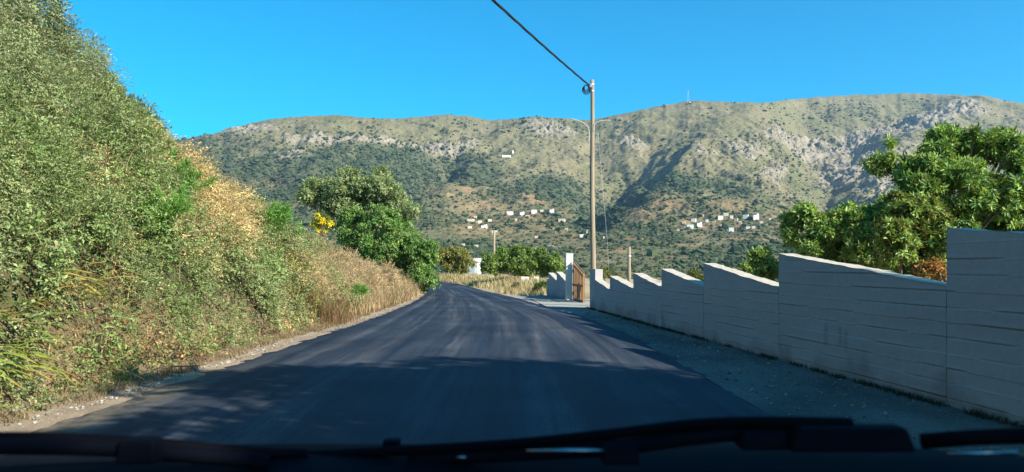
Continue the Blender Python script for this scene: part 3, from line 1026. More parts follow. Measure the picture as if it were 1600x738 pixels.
for pts in ([(1470, 300), (1440, 290), (1420, 282), (1395, 272), (1370, 265)], [(1405, 275), (1396, 250), (1393, 232)]):
    mb.tube(arc([pix(u, v, 14.4) - np.array([7.6, 14.6, -.2]) for u, v in pts], 5), .014, 5)
mb.build('branch', M_BARK, par, True)
D = 13.2
E = px_clumps([(1258, 345, 20), (1240, 378, 17), (1282, 378, 26), (1262, 400, 20), (1300, 400, 26), (1328, 362, 30), (1345, 395, 34), (1372, 372, 28), (1310, 425, 26), (1375, 420, 28), (1228, 368, 9), (1322, 340, 16), (1360, 345, 22), (1385, 330, 20), (1300, 350, 16), (1236, 352, 15), (1256, 335, 14)], D, .25)
plant('broadleaf_tree', 'pale green low tree over the saw tooth panel, farthest from the highest panel', 'tree', (5.7, 13.4, -.1), E, 2100, 14, .095, .038, G_LIGHT, alt=(.35, G_MID), group='trees behind the white wall')
D = 12.2
E = px_clumps([(1420, 345, 30), (1395, 345, 24), (1450, 365, 32), (1440, 395, 36), (1472, 390, 28), (1408, 400, 30), (1465, 425, 26), (1420, 430, 26), (1500, 420, 30), (1405, 322, 18), (1440, 332, 22), (1465, 345, 24), (1395, 372, 26)], D, .22)
plant('broadleaf_tree', 'leafy low tree right against the step up to the highest wall panel', 'tree', (6.5, 12.4, -.1), E, 1700, 14, .095, .038, (.115, .135, .034), alt=(.4, G_LIGHT), group='trees behind the white wall')
E = px_clumps([(1452, 422, 13), (1466, 418, 12), (1440, 430, 10), (1470, 432, 12)], 10.2, .08)
plant('dry_shrub', 'small orange brown dried shrub peeping over the wall beside the highest panel', 'shrub', (5.55, 10.25, 0), E, 170, 10, .06, .026, (.27, .14, .045), trunk='stem', alt=(.3, (.14, .13, .04)))
E = px_clumps([(1192, 410, 18), (1180, 405, 12), (1205, 425, 18), (1190, 432, 20), (1168, 425, 14)], 15.5, .15)
plant('green_shrub', 'dark green shrub showing over the low dip of the middle wall panels', 'shrub', (5.1, 15.6, -.05), E, 360, 13, .10, .034, G_MID, trunk='stem', alt=(.3, G_LIGHT))
E = px_clumps([(1085, 432, 9), (1070, 438, 8), (1095, 440, 8)], 21, .1)
plant('green_shrub', 'small yellow green shrub tip between two saw teeth of the wall', 'shrub', (5.0, 21.2, -.05), E, 110, 9, .09, .03, (.13, .15, .03), trunk='stem')
E = px_clumps([(945, 428, 12), (965, 440, 10), (935, 440, 10)], 27.5, .2)
plant('green_shrub', 'low yellowish shrub beside the foot of the tall pole', 'shrub', (3.3, 27.6, -.05), E, 170, 10, .11, .035, (.12, .13, .035), trunk='stem')

# the tree that stands behind the wall beside the car and shades the near road
cc = np.array([7.95, 1.3, 5.3])
E = [(cc + np.array([a, b, c]), (r, r, r * .85)) for a, b, c, r in [(0, 0, 0, 1.9), (-1.6, .8, -.5, 1.2), (-1.2, -1.6, .3, 1.6), (1.5, 1.2, .2, 1.6), (.2, 2.0, -.1, 1.25), (1.4, -1.8, .3, 1.6), (-.3, .2, 1.7, 1.5), (-.2, -3.6, .2, 1.9),
                                                               (-1.4, -3.4, -.4, 1.4), (2.6, -.4, 1.4, 1.5), (2.4, 1.4, 1.7, 1.3), (-2.95, -4.5, 0, 1.5), (-.8, 1.7, .9, 1.0)]]
plant('shade_tree', 'large tree beside the car, out of view, whose shade covers the near road', 'tree', (7.2, .9, -.1), E, 3000, 9, .26, .12, G_MID)

# ------------------------------------------------------------------ bushes in the middle distance
E = px_clumps([(500, 310, 32), (545, 300, 34), (590, 302, 36), (625, 322, 30), (560, 325, 40), (520, 330, 34), (610, 345, 34), (480, 312, 18), (640, 335, 18), (545, 350, 40), (600, 370, 40)], 42, .5)
plant('olive_bush', 'broad grey green bush crowning the bank behind the dark green one', 'bush', (-8.6, 42.3, .3), E, 4600, 12, .17, .065, (.21, .255, .118), hue=.06, alt=(.3, (.135, .18, .075)))
E = px_clumps([(545, 355, 28), (585, 355, 32), (620, 365, 32), (560, 385, 30), (600, 395, 40), (640, 395, 34), (662, 405, 24), (580, 415, 30), (620, 430, 38), (655, 440, 30), (600, 450, 26), (632, 462, 22), (672, 390, 14), (668, 425, 16), (655, 462, 16), (606, 466, 14), (545, 380, 20), (676, 412, 10)], 36.5, .45)
plant('leafy_bush', 'large dark green leafy bush spilling onto the left road edge', 'bush', (-5.9, 36.9, .1), E, 3600, 12, .15, .065, (.098, .185, .046), hue=.09, alt=(.35, (.165, .245, .065)), shell=.45)
E = px_clumps([(765, 412, 15), (790, 405, 18), (815, 403, 18), (840, 406, 17), (862, 412, 15), (775, 425, 14), (800, 420, 16), (830, 422, 16), (855, 428, 14), (872, 420, 10), (757, 420, 9), (885, 432, 9)], 50, .5)
plant('round_bush', 'wide rounded bright green bush standing beyond the bend left of the gate', 'bush', (.8, 50.3, .2), E, 2600, 11, .17, .075, (.11, .175, .042), hue=.08, alt=(.35, (.17, .235, .055)))
E = px_clumps([(695, 398, 16), (712, 402, 17), (728, 412, 12), (700, 418, 16), (722, 424, 13), (685, 405, 12)], 72, .5)
plant('yellowing_bush', 'small yellowish green bush at the bend behind the dark roadside bush', 'bush', (-5.6, 72.3, .2), E, 700, 10, .26, .10, (.18, .18, .05), hue=.1)
E = px_clumps([(840, 452, 7), (848, 446, 8), (835, 458, 6)], 35.2, .1)
plant('roadside_shrub', 'small green shrub at the end of the short white wall', 'shrub', (1.3, 35.3, 0), E, 140, 10, .11, .035, (.085, .13, .035), trunk='stem')
E = px_clumps([(800, 452, 6), (808, 449, 7), (793, 457, 6), (812, 457, 6)], 40.5, .15)
plant('roadside_shrub', 'straggly olive shrub in the dry grass on the outside of the bend', 'shrub', (.1, 40.6, .05), E, 130, 9, .10, .03, (.11, .10, .045), trunk='stem')

# ================================================================== LEFT BANK VEGETATION
def bank_sample(n, y0=4.6, y1=37.5, x0=-12.2, x1=-4.5):
    x = rng.uniform(x0, x1, n); y = y0 + (y1 - y0) * rng.uniform(0, 1, n) ** 1.0
    return x, y


def bank_normal(x, y):
    e = .25
    dzx = (ground_h(x + e, y) - ground_h(x - e, y)) / (2 * e); dzy = (ground_h(x, y + e) - ground_h(x, y - e)) / (2 * e)
    return nrm(np.stack([-dzx, -dzy, np.ones_like(dzx)], -1))


def uvpix(p): return CU + FPX * p[:, 0] / p[:, 1], HV - FPX * (p[:, 2] - EYE) / p[:, 1]


def lump(x, y, z):
    a = .5 + .5 * np.clip(fbm(x / .75 + z * .5, y / .9 + z * .9, 3, 101), -1, 1)
    b = .5 + .5 * np.clip(fbm(x / .22 + z * 2.1, y / .26 - z, 2, 105), -1, 1)
    return .10 + .42 * a ** 1.3 + .16 * b + .0


def mound(x, y, z):
    return .50 * np.clip(fbm(x / 1.15 + z * .3, y / 1.3 + z * .5, 2, 181) - .02, 0, 1)


N0 = 170000
x, y = bank_sample(N0)
z = ground_h(x, y)
nor = bank_normal(x, y)
acc = rng.uniform(0, 1, N0) < np.clip(1 / nor[:, 2] / 2.2 * np.where(y < 12, 1, np.clip(1.12 - .018 * y, .5, 1)), 0, 1)
x, y, z, nor = x[acc], y[acc], z[acc], nor[acc]
p0 = np.stack([x, y, z], -1)
u_, v_ = uvpix(p0)
foot = sstep(-.35, .15, -x - 4.75 + .25 * perlin(y / .8, x, 111))            # thins out to litter at the foot
wn_ = 1 + 0 * x
ug, vgx = u_ + 22 * fbm(x * .8, y * .8, 2, 121), v_ + 22 * fbm(x * .8, y * .8, 2, 125)
OCH = blobs(ug, vgx, [(278, 262, 46, 32, 1.7), (300, 308, 54, 46, 1.7), (338, 356, 42, 50, 1.6), (165, 295, 36, 24, .8), (200, 325, 30, 20, .5), (430, 320, 40, 25, .5), (475, 445, 40, 36, .7), (580, 440, 60, 40, .7), (440, 510, 60, 20, .5), (330, 550, 70, 14, .5)])
BRN = blobs(ug, vgx, [(70, 455, 110, 28, 1.1), (150, 480, 90, 35, 1.0), (60, 570, 120, 55, .9), (210, 540, 80, 30, .8), (280, 510, 50, 30, .6), (80, 120, 24, 14, .9), (110, 135, 18, 10, .8), (160, 165, 16, 12, .7)])
PNK = blobs(ug, vgx, [(425, 322, 44, 30, 1.1), (470, 350, 55, 36, 1.2), (525, 390, 55, 38, 1.2), (565, 430, 55, 38, 1.1), (600, 462, 50, 30, 1.1), (530, 450, 40, 40, .6)])
r1 = rng.uniform(0, 1, len(x))
sp = np.zeros(len(x), int)
sp[r1 < OCH * .7] = 1
sp[(rng.uniform(0, 1, len(x)) < BRN * .4)] = 2
sp[(rng.uniform(0, 1, len(x)) < PNK * .8)] = 3
sp[(rng.uniform(0, 1, len(x)) > foot)] = 4
th_ = lump(x, y, z)
th_ = np.where(sp == 4, th_ * .12, np.where(sp == 2, th_ * .8, th_))
dep = rng.uniform(0, 1, len(x)) ** .55
P = p0 + nor * (th_ * dep + mound(x, y, z) * .6)[:, None]
down = nrm(np.stack([nor[:, 0], nor[:, 1], -(1 - nor[:, 2]) - .25], -1))
ax = nrm(nor * .55 + down * .55 + rand_dir(len(x)) * .75)
Nn = nrm(nor * 1.0 + rand_dir(len(x)) * .7 + np.array([0, 0, .3]))
size = np.clip(.55 + .035 * y, .75, 1.6)
Ls = .058 * size * rng.uniform(.6, 1.4, len(x)); Ws = .023 * size * rng.uniform(.7, 1.3, len(x))
Ls = np.where(sp == 3, Ls * 1.9, Ls); Ws = np.where(sp == 3, Ws * .45, Ws)
Ls = np.where(sp == 1, Ls * 1.2, Ls); Ws = np.where(sp == 1, Ws * .7, Ws)
pt = np.clip(.5 + .9 * fbm(x / 1.4 + z * .4, y / 1.4, 3, 131), 0, 1)
upg = sstep(260, 60, v_)                                            # paler, greyer species towards the crest
gA, gB, gC = np.array([.130, .185, .058]), np.array([.185, .220, .095]), np.array([.220, .238, .145])
c = gA * (1 - pt)[:, None] + gB * pt[:, None]
c = c * (1 - .6 * upg)[:, None] + gC * (.6 * upg)[:, None]
c[sp == 1] = np.array([.37, .28, .14]); c[sp == 2] = np.array([.20, .135, .055]); c[sp == 3] = np.array([.36, .275, .17]); c[sp == 4] = np.array([.24, .165, .085])
deadm = (rng.uniform(0, 1, len(x)) < .05) & (sp == 0); c[deadm] = np.array([.22, .17, .09])
V1, F1 = leaf_arrays(P, ax, Nn, Ls, Ws)
K1 = leaf_cols(len(x), c * .8, .22, .10)

# domed clumps of leafy sprays over it
def patches(u_, v_, x, y):
    ug, vg = u_ + 22 * fbm(x * .8, y * .8, 2, 121), v_ + 22 * fbm(x * .8, y * .8, 2, 125)
    o_ = blobs(ug, vg, [(278, 262, 46, 32, 1.7), (300, 308, 54, 46, 1.7), (338, 356, 42, 50, 1.6), (165, 295, 36, 24, .8), (200, 325, 30, 20, .5), (430, 320, 40, 25, .5), (475, 445, 40, 36, .7), (580, 440, 60, 40, .7), (440, 510, 60, 20, .5), (330, 550, 70, 14, .5)])
    b_ = blobs(ug, vg, [(70, 455, 110, 28, 1.1), (150, 480, 90, 35, 1.0), (60, 570, 120, 55, .9), (210, 540, 80, 30, .8), (280, 510, 50, 30, .6), (80, 120, 24, 14, .7), (110, 135, 18, 10, .6), (160, 165, 16, 12, .7)])
    p_ = blobs(ug, vg, [(425, 322, 44, 30, 1.1), (470, 350, 55, 36, 1.2), (525, 390, 55, 38, 1.2), (565, 430, 55, 38, 1.1), (600, 462, 50, 30, 1.1), (530, 450, 40, 40, .6)])
    return o_, b_, p_


NC = 10500
x, y = bank_sample(NC, x1=-4.3)
z = ground_h(x, y); nor = bank_normal(x, y)
acc = rng.uniform(0, 1, NC) < np.clip(1 / nor[:, 2] / 2.0, 0, 1)
x, y, z, nor = x[acc], y[acc], z[acc], nor[acc]; NC = len(x)
u_, v_ = uvpix(np.stack([x, y, z], -1))
o_, b_, p_ = patches(u_, v_, x, y)
sp = np.zeros(NC, int)
sp[rng.uniform(0, 1, NC) < o_ * 1.1] = 1; sp[rng.uniform(0, 1, NC) < b_ * .32] = 2; sp[rng.uniform(0, 1, NC) < p_ * 1.3] = 3
big = np.clip(.5 + .9 * fbm(x / 1.6, y / 1.6, 2, 161), 0, 1)
rad = np.clip(rng.lognormal(math.log(.20), .38, NC) * (.65 + .8 * big), .09, .55)
rad *= sstep(-.2, .6, -x - 4.65) * .72 + .28
rad = np.where(sp == 3, rad * .7, rad)
pt = np.clip(.5 + 1.0 * fbm(x / 1.3 + z * .4, y / 1.3, 3, 131) + .15 * rng.standard_normal(NC), 0, 1)
upg = sstep(260, 60, v_)
cc_ = gA * (1 - pt)[:, None] + gB * pt[:, None]
cc_ = cc_ * (1 - .55 * upg)[:, None] + gC * (.55 * upg)[:, None]
cc_[sp == 1] = np.array([.40, .310, .155]); cc_[sp == 2] = np.array([.27, .215, .10]); cc_[sp == 3] = np.array([.36, .275, .17])
cc_ *= np.clip(1 + .16 * rng.standard_normal((NC, 1)), .6, 1.5)
nsp = np.maximum(6, (440 * rad ** 2 + 6) * np.where(y > 20, .8, 1.0)).astype(int)
k_ = np.repeat(np.arange(NC), nsp); n = len(k_)
d = rand_dir(n); dn = (d * nor[k_]).sum(1)
d = np.where((dn < -.15)[:, None], d - 2 * dn[:, None] * nor[k_], d)
base_p = np.stack([x, y, z], -1)[k_] + nor[k_] * (rad[k_] * .45 + .03 + mound(x, y, z)[k_])[:, None] + d * (rad[k_] * rng.uniform(.7, 1.05, n))[:, None]
down = nrm(np.stack([nor[:, 0], nor[:, 1], -(1 - nor[:, 2]) - .25], -1))[k_]
sd = nrm(d * .75 + down * .55 + rand_dir(n) * .5)
lsz = np.clip(rng.lognormal(-.05, .36, NC), .5, 1.7)
siz = (np.clip(.60 + .026 * y, .72, 1.4) * lsz)[k_]
sl_n = .13 * siz * rng.uniform(.5, 1.4, n)
NL = 8
q_ = np.repeat(np.arange(n), NL); fr = np.tile(np.linspace(0, 1, NL), n)
P2 = base_p[q_] + sd[q_] * (sl_n[q_] * fr)[:, None]
A2 = nrm(sd[q_] * .7 + rand_dir(n * NL) * .75)
N2 = nrm(d[q_] * .9 + np.array([0, 0, .55]) + rand_dir(n * NL) * .45)
sp2 = sp[k_][q_]
L2 = .043 * siz[q_] * rng.uniform(.6, 1.35, n * NL); W2 = .021 * siz[q_] * rng.uniform(.7, 1.3, n * NL)
L2 = np.where(sp2 == 3, L2 * 1.6, L2); W2 = np.where(sp2 == 3, W2 * .45, np.where(sp2 == 1, W2 * .7, W2))
V2, F2 = leaf_arrays(P2, A2, N2, L2, W2)
cs_ = cc_[k_] * np.clip(1 + .25 * rng.standard_normal((n, 1)), .5, 1.7)
dd_ = rng.uniform(0, 1, n) < .04; cs_[dd_] = np.array([.24, .22, .12])
K2 = leaf_cols(n * NL, cs_[q_], .15, .07)
print('undergrowth leaves', n * NL)
bank_veg = mk('undergrowth', np.concatenate([V1, V2]), np.concatenate([F1, F2 + len(V1)]), M_LEAF, col=np.concatenate([K1, K2]))
tag(bank_veg, 'dense mixed green and dry undergrowth covering the steep left bank', 'undergrowth', kind='stuff')

# arching dry twigs and sprays along the crest
mb = MB(); LP, LA, LN = [], [], []
for kx in range(150):
    yb = rng.uniform(13, 27)
    xb = -np.interp(yb, BY, BXC) + rng.uniform(-.5, 1.0)
    b = np.array([xb, yb, ground_h(xb, yb) + .2])
    d = nrm(np.array([rng.uniform(.1, 1.0), rng.uniform(-.5, .5), rng.uniform(.35, 1.0)]))
    ln = rng.uniform(.35, 1.05)
    tt = np.linspace(0, 1, 8)[:, None]
    Q = b + d * ln * tt + np.array([.25, 0, -.45]) * ln * tt * tt + .02 * rng.standard_normal((8, 3))
    mb.tube(Q, np.linspace(.009, .004, 8), 4)
    for q in range(10):
        f_ = rng.uniform(.2, 1); LP.append(Q[int(f_ * 7)] + .02 * rng.standard_normal(3)); LA.append(d + rng.normal(0, .8, 3)); LN.append(rng.normal(0, 1, 3))
V, F = leaf_arrays(np.array(LP), np.array(LA), np.array(LN), np.full(len(LP), .06), np.full(len(LP), .024))
o = mb.build('twigs', M_BARK, None)
tag(o, 'bare brown twigs sticking up along the crest of the left bank', 'twigs', kind='stuff')
o2 = mk('twig_leaves', V, F, M_LEAF, o, col=leaf_cols(len(LP), (.14, .13, .065)))


# grass blades
def blades(P, H, lean, W, cols, name, mat, parent=None, seg=3, down=None):
    n = len(P)
    az = rng.uniform(0, 2 * math.pi, n)
    d = np.stack([np.cos(az), np.sin(az), np.zeros(n)], -1) * (lean * rng.uniform(.3, 1.4, n))[:, None]
    if down is not None: d = d + down
    s = nrm(np.stack([-np.sin(az + rng.normal(0, 1, n)), np.cos(az), np.zeros(n)], -1))
    rows = []
    for kx in range(seg + 1):
        t_ = kx / seg
        c = P + np.array([0, 0, 1.0]) * (H * (t_ - .35 * t_ * t_ * lean))[:, None] + d * (H * t_ * t_)[:, None]
        w = (W * (1 - t_ * .92))[:, None] * .5
        rows += [c - s * w, c + s * w]
    V = np.stack(rows, 1).reshape(-1, 3)
    k2 = 2 * (seg + 1)
    F = np.array([[2 * q, 2 * q + 1, 2 * q + 3, 2 * q + 2] for q in range(seg)])[None] + (np.arange(n) * k2)[:, None, None]
    c = np.repeat(np.clip(cols * np.clip(1 + .2 * rng.standard_normal((n, 1)), .5, 1.6), .01, .9), k2, 0)
    return mk(name, V, F.reshape(-1, 4), mat, parent, col=c)


# dry grass: on the far verge of the bend, on the bank's far end
n = 26000
yv = rng.uniform(33.5, 82, n)
xv = np.interp(yv, REr[:, 1], REr[:, 0]) + .35 + np.abs(rng.gamma(1.6, 1.6, n))
okm = (xv < 1.35 + .12 * (yv - 33.5)) & ~((yv < 46) & (yv > 39) & (xv - np.interp(yv, REr[:, 1], REr[:, 0]) < 1.6) & (rng.uniform(0, 1, n) < .8))
cl = fbm(xv / 1.1, yv / 1.1, 3, 141)
okm &= (cl + rng.uniform(-.5, .5, n)) > -.15
xv, yv = xv[okm], yv[okm]
n = len(xv)
tv = np.clip(.5 + .8 * fbm(xv / 2, yv / 2, 2, 143), 0, 1)[:, None]
gcol = np.array([.52, .43, .24]) * tv + np.array([.38, .28, .15]) * (1 - tv)
gm = rng.uniform(0, 1, n) < .13; gcol[gm] = np.array([.13, .16, .05])
Hh = rng.uniform(.12, .48, n)
o = blades(np.c_[xv, yv, ground_h(xv, yv)], Hh, .45, .012 + .0006 * yv, gcol, 'dry_grass', M_DRY)
tag(o, 'straw coloured dry grass on the outer verge of the bend', 'grass', kind='stuff')

n = 30000
xb, yb = rng.uniform(-9.8, -3.9, n), rng.uniform(20, 37.5, n)
zb = ground_h(xb, yb); uu, vv_ = uvpix(np.c_[xb, yb, zb])
pk = blobs(uu, vv_, [(405, 310, 40, 30), (450, 340, 50, 30), (505, 375, 50, 35), (545, 415, 50, 40), (590, 455, 45, 35), (560, 480, 60, 25), (330, 290, 40, 45, .5), (620, 475, 40, 18), (500, 440, 50, 40, .5)])
okm = (rng.uniform(0, 1, n) < pk) & (xb < np.interp(yb, LEr[:, 1], LEr[:, 0]) - .15)
xb, yb, zb = xb[okm], yb[okm], zb[okm]; n = len(xb)
tv = rng.uniform(0, 1, (n, 1))
gcol = np.array([.42, .32, .18]) * tv + np.array([.32, .215, .125]) * (1 - tv)
gcol[rng.uniform(0, 1, n) < .10] = np.array([.13, .17, .05])
o = blades(np.c_[xb, yb, zb], rng.uniform(.3, .8, n), .4, np.full(n, .024), gcol, 'dry_grass', M_DRY)
tag(o, 'pinkish dry grass on the far shoulder of the left bank', 'grass', kind='stuff')

# litter and short weeds along the foot of the bank
n = 16000
yb = rng.uniform(4.6, 34, n)
xb = np.interp(yb, LEr[:, 1], LEr[:, 0]) - .20 - np.abs(rng.normal(0, .40, n)) - .25 * np.clip(perlin(yb / .9, yb * 0, 151), 0, 1)
tv = rng.uniform(0, 1, (n, 1))
gcol = np.array([.34, .25, .14]) * tv + np.array([.17, .11, .06]) * (1 - tv)
gcol[rng.uniform(0, 1, n) < .22] = np.array([.10, .13, .04])
o = blades(np.c_[xb, yb, np.maximum(ground_h(xb, yb), .015)], rng.uniform(.03, .18, n), .9, np.full(n, .009), gcol, 'verge_weeds', M_DRY)
tag(o, 'dry stalks and low weeds along the foot of the left bank', 'weeds', kind='stuff')
n = 5200
yb = np.r_[rng.uniform(6, 24, n)]
xb = WD(yb) - np.abs(rng.normal(0, .045, n)) - .01
okm = (fbm(yb / .5, yb * 0, 3, 153) + rng.uniform(-.3, .3, n)) > -.1
xb, yb = xb[okm], yb[okm]; n = len(xb)
o = blades(np.c_[xb, yb, np.full(n, .02)], rng.uniform(.03, .09, n), .7, np.full(n, .010), np.tile([.06, .065, .035], (n, 1)), 'wall_weeds', M_DRY)
tag(o, 'thin dark weeds and dirt along the foot of the white wall', 'weeds', kind='stuff')


def bank_hit(u, v):
    """point where the sight line through the photo pixel meets the bank"""
    d = np.linspace(4.5, 45, 1600)
    p = np.stack([(u - CU) / FPX * d, d, EYE + (HV - v) / FPX * d], -1)
    h = ground_h(p[:, 0], p[:, 1])
    k_ = np.argmax(h >= p[:, 2] - .02) if (h >= p[:, 2] - .02).any() else len(d) - 1
    return p[k_]


n = 9000
x, y = bank_sample(n); z = ground_h(x, y); nor = bank_normal(x, y)
u_, v_ = uvpix(np.stack([x, y, z], -1)); o_, b_, p_ = patches(u_, v_, x, y)
okm = rng.uniform(0, 1, n) < (.05 + .7 * np.clip(o_ + .5 * b_, 0, 1) + .15 * (fbm(x / .8, y / .8, 2, 171) > .25))
x, y, z, nor = x[okm], y[okm], z[okm], nor[okm]; n = len(x)
tv = rng.uniform(0, 1, (n, 1))
o = blades(np.stack([x, y, z], -1) + nor * .15, rng.uniform(.25, .75, n), .55, np.full(n, .009) + .0004 * y, np.array([.46, .37, .20]) * tv + np.array([.30, .25, .10]) * (1 - tv), 'dry_grass', M_DRY, down=nor * [.35, .35, 0])
tag(o, 'pale dry grass stalks poking out of the green cover of the left bank', 'grass', kind='stuff')

# fennel plants on the bank
for u, v, s, lab in [(236, 300, .62, 'feathery bright green fennel plant high on the bank beside the ochre patch'),
                     (262, 325, .7, 'smaller feathery fennel plant just below the bright green one on the bank'),
                     (205, 375, .75, 'dark bushy fennel plant in the middle of the green bank'),
                     (410, 372, .9, 'upright fennel plant between ochre patch and pink dry grass'),
                     (445, 400, .75, 'low green fennel plant nearest the pink dry grass'),
                     (545, 480, .6, 'green weedy tuft in straw grass short of the dark bush')]:
    b = bank_hit(u, v); nn = bank_normal(np.array([b[0]]), np.array([b[1]]))[0]
    D_ = b[1]
    s *= 1.25
    o = thing('fennel_plant', lab, 'plant', b + nn * .12)
    mb = MB(); tips = []
    for kx in range(9):
        d = nrm(nn * .9 + np.array([0, 0, .7]) + rng.normal(0, .35, 3)); ln = s * rng.uniform(.6, 1.05)
        tt = np.linspace(0, 1, 6)[:, None]
        Q = d * ln * tt + np.array([0, 0, -.15]) * ln * tt * tt
        mb.tube(Q, np.linspace(.010, .004, 6), 5)
        for q in range(70):
            f_ = rng.uniform(.15, 1); tips.append((Q[0] * (1 - f_) + Q[-1] * f_, d))
    mb.build('stem', plain('fennel_stem', (.12, .17, .04), .6) if 'fennel_stem' not in bpy.data.materials else bpy.data.materials['fennel_stem'], o)
    tp = np.repeat(np.array([t_[0] for t_ in tips]), 4, 0); td = np.repeat(np.array([t_[1] for t_ in tips]), 4, 0)
    n = len(tp)
    axl = nrm(td * .5 + rand_dir(n) * .9)
    V, F = leaf_arrays(tp, axl, rand_dir(n), .17 * s * rng.uniform(.6, 1.3, n), np.full(n, .012))
    mk('foliage', V, F, M_LEAF, o, col=leaf_cols(n, (.11, .23, .045), .2, .1))

# yellow broom in flower
b = bank_hit(505, 362); b = pix(503, 358, 34.0)
o = thing('broom_bush', 'small bush covered in bright yellow flowers beside the grey green bush', 'bush', b)
mb = MB()
for kx in range(14):
    d = nrm(np.array([0, 0, 1.0]) + rng.normal(0, .35, 3)); mb.tube([np.array([0, 0, -.3]), d * .3, d * .7], [.012, .008, .004], 5)
mb.build('stem', M_BARK, o)
EE = [(np.array([rng.normal(0, .20), rng.normal(0, .16), .42 + rng.normal(0, .20)]), (rng.uniform(.07, .15),) * 3) for _ in range(17)]
V, F, c = crown_leaves(EE, 300, 7, .07, .05, (.66, .50, .02), hue=.06, droop=0, sub=0)
mk('flowers', V, F, M_LEAF, o, col=c)
V, F, c = crown_leaves([(np.array([.0, 0, .25]), (.34, .3, .42))], 300, 9, .09, .02, (.11, .15, .04), hue=.06)
mk('foliage', V, F, M_LEAF, o, col=c)

# dry wiry shrub near the foot of the bank
b = bank_hit(482, 492)
o = thing('dry_shrub', 'wiry brown dried shrub with yellow stalks at the foot of the bank', 'shrub', b)
n = 2600
pp = np.c_[rng.normal(0, .38, n), rng.normal(0, .4, n), np.zeros(n)]; pp[:, 2] = ground_h(b[0] + pp[:, 0], b[1] + pp[:, 1]) - b[2]
tv = rng.uniform(0, 1, (n, 1))
blades(pp, rng.uniform(.3, .95, n), .55, np.full(n, .012), np.array([.24, .15, .07]) * tv + np.array([.14, .085, .05]) * (1 - tv), 'twigs', M_DRY, o)
n = 70
pp = np.c_[rng.normal(-.1, .22, n), rng.normal(-.2, .2, n), np.zeros(n)]; pp[:, 2] = ground_h(b[0] + pp[:, 0], b[1] + pp[:, 1]) - b[2] + .05
blades(pp, rng.uniform(.6, 1.15, n), .45, np.full(n, .022), np.tile([.50, .36, .07], (n, 1)), 'stalks', M_DRY, o)
b = bank_hit(60, 128)

# strap-leaved plants at the lower left
M_STRAP = leaf_mat('strap_leaf', .25, .4, .5)
for u, v, nl, ln, tilt, colr, lab in [(-5, 602, 34, .40, (.9, .05, .05), (.20, .26, .05), 'flattened yellow green strap leaved plant lowest on the left'),
                                      (5, 545, 26, .38, (.9, .1, .25), (.13, .20, .045), 'green strap leaved plant with yellowing tips above the flattened one'),
                                      (70, 510, 12, .42, (.75, .1, .75), (.24, .26, .05), 'upright yellowing strap leaves rising from the brown brush'),
                                      (85, 470, 12, .42, (.95, .1, .12), (.34, .30, .09), 'pale cut stalks lying across the brown brush pile')]:
    b = bank_hit(u, v); b = b + bank_normal(np.array([b[0]]), np.array([b[1]]))[0] * .24
    o = thing('strap_leaf_plant', lab, 'plant', b)
    for kx in range(nl):
        d = nrm(np.array(tilt) + rng.normal(0, .22, 3)); l = ln * rng.uniform(.55, 1.1)
        tt = np.linspace(0, 1, 8)[:, None]
        Q = np.array([rng.normal(-.15, .16), rng.normal(0, .22), .08 + rng.uniform(0, .22)]) + d * l * tt + np.array([.1, 0, -.32]) * l * tt ** 2.2
        sd = nrm(np.cross(d, np.array([0, -.5, 1.0]) + rng.normal(0, .3, 3)))
        w = (.0125 * rng.uniform(.7, 1.25) * np.sin(np.clip(tt * .92 + .10, 0, 1) * math.pi) ** .6)
        V = np.stack([Q - sd * w, Q + np.array([0, 0, -.008]), Q + sd * w], 1).reshape(-1, 3)
        F = []
        for a in range(7): F += [[a * 3, a * 3 + 1, a * 3 + 4, a * 3 + 3], [a * 3 + 1, a * 3 + 2, a * 3 + 5, a * 3 + 4]]
        cb = np.array(colr) * rng.uniform(.75, 1.25); ctip = np.array([.42, .26, .06]) if rng.uniform() < .5 else cb
        tc = np.repeat(np.clip((tt - .55) / .4, 0, 1), 3, 0)
        mk('leaf', V, np.array(F), M_STRAP, o, col=cb * (1 - tc) + ctip * tc, smooth=True)
# dead brush among them
b = bank_hit(170, 500)
o = thing('brush_pile', 'tangled brown dead brush low on the left bank', 'brush', b)
mb = MB()
for kx in range(150):
    c_ = np.array([rng.normal(0, .35), rng.normal(0, .9), 0]); c_[2] = ground_h(b[0] + c_[0], b[1] + c_[1]) - b[2] + rng.uniform(.1, .5)
    d = rand_dir(1)[0] * [1, 1, .55]; l = rng.uniform(.15, .5)
    mb.tube(arc([c_, c_ + d * l * .5 + rng.normal(0, .04, 3), c_ + d * l], 4), np.linspace(.008, .003, 8), 4)
mb.build('twigs', plain('dead_twig', (.20, .13, .07), .9), o)['kind'] = 'stuff'
n = 2600
cp_ = np.c_[rng.normal(0, .4, n), rng.normal(0, 1.0, n), np.zeros(n)]; cp_[:, 2] = ground_h(b[0] + cp_[:, 0], b[1] + cp_[:, 1]) - b[2] + rng.uniform(.08, .5, n)
V, F = leaf_arrays(cp_, rand_dir(n), rand_dir(n), .05 * rng.uniform(.6, 1.5, n), .022 * rng.uniform(.6, 1.4, n))
tv = rng.uniform(0, 1, (n, 1))
mk('dead_leaves', V, F, M_DRY, o, col=leaf_cols(n, np.array([.28, .19, .08]) * tv + np.array([.13, .085, .045]) * (1 - tv)))
# pale plank end at the road's left edge
b = bank_hit(12, 646)
mb = MB().box((0, 0, .03), (.42, .10, .035), .35)
o = mb.build('wooden_plank', plain('bleached_plank', (.50, .47, .42), .85, .1, 20, .2, .3)); o.location = b + np.array([-.05, 0, -.01]); bevel(o, .004)
tag(o, 'pale bleached plank lying in the litter at the lower left', 'plank')

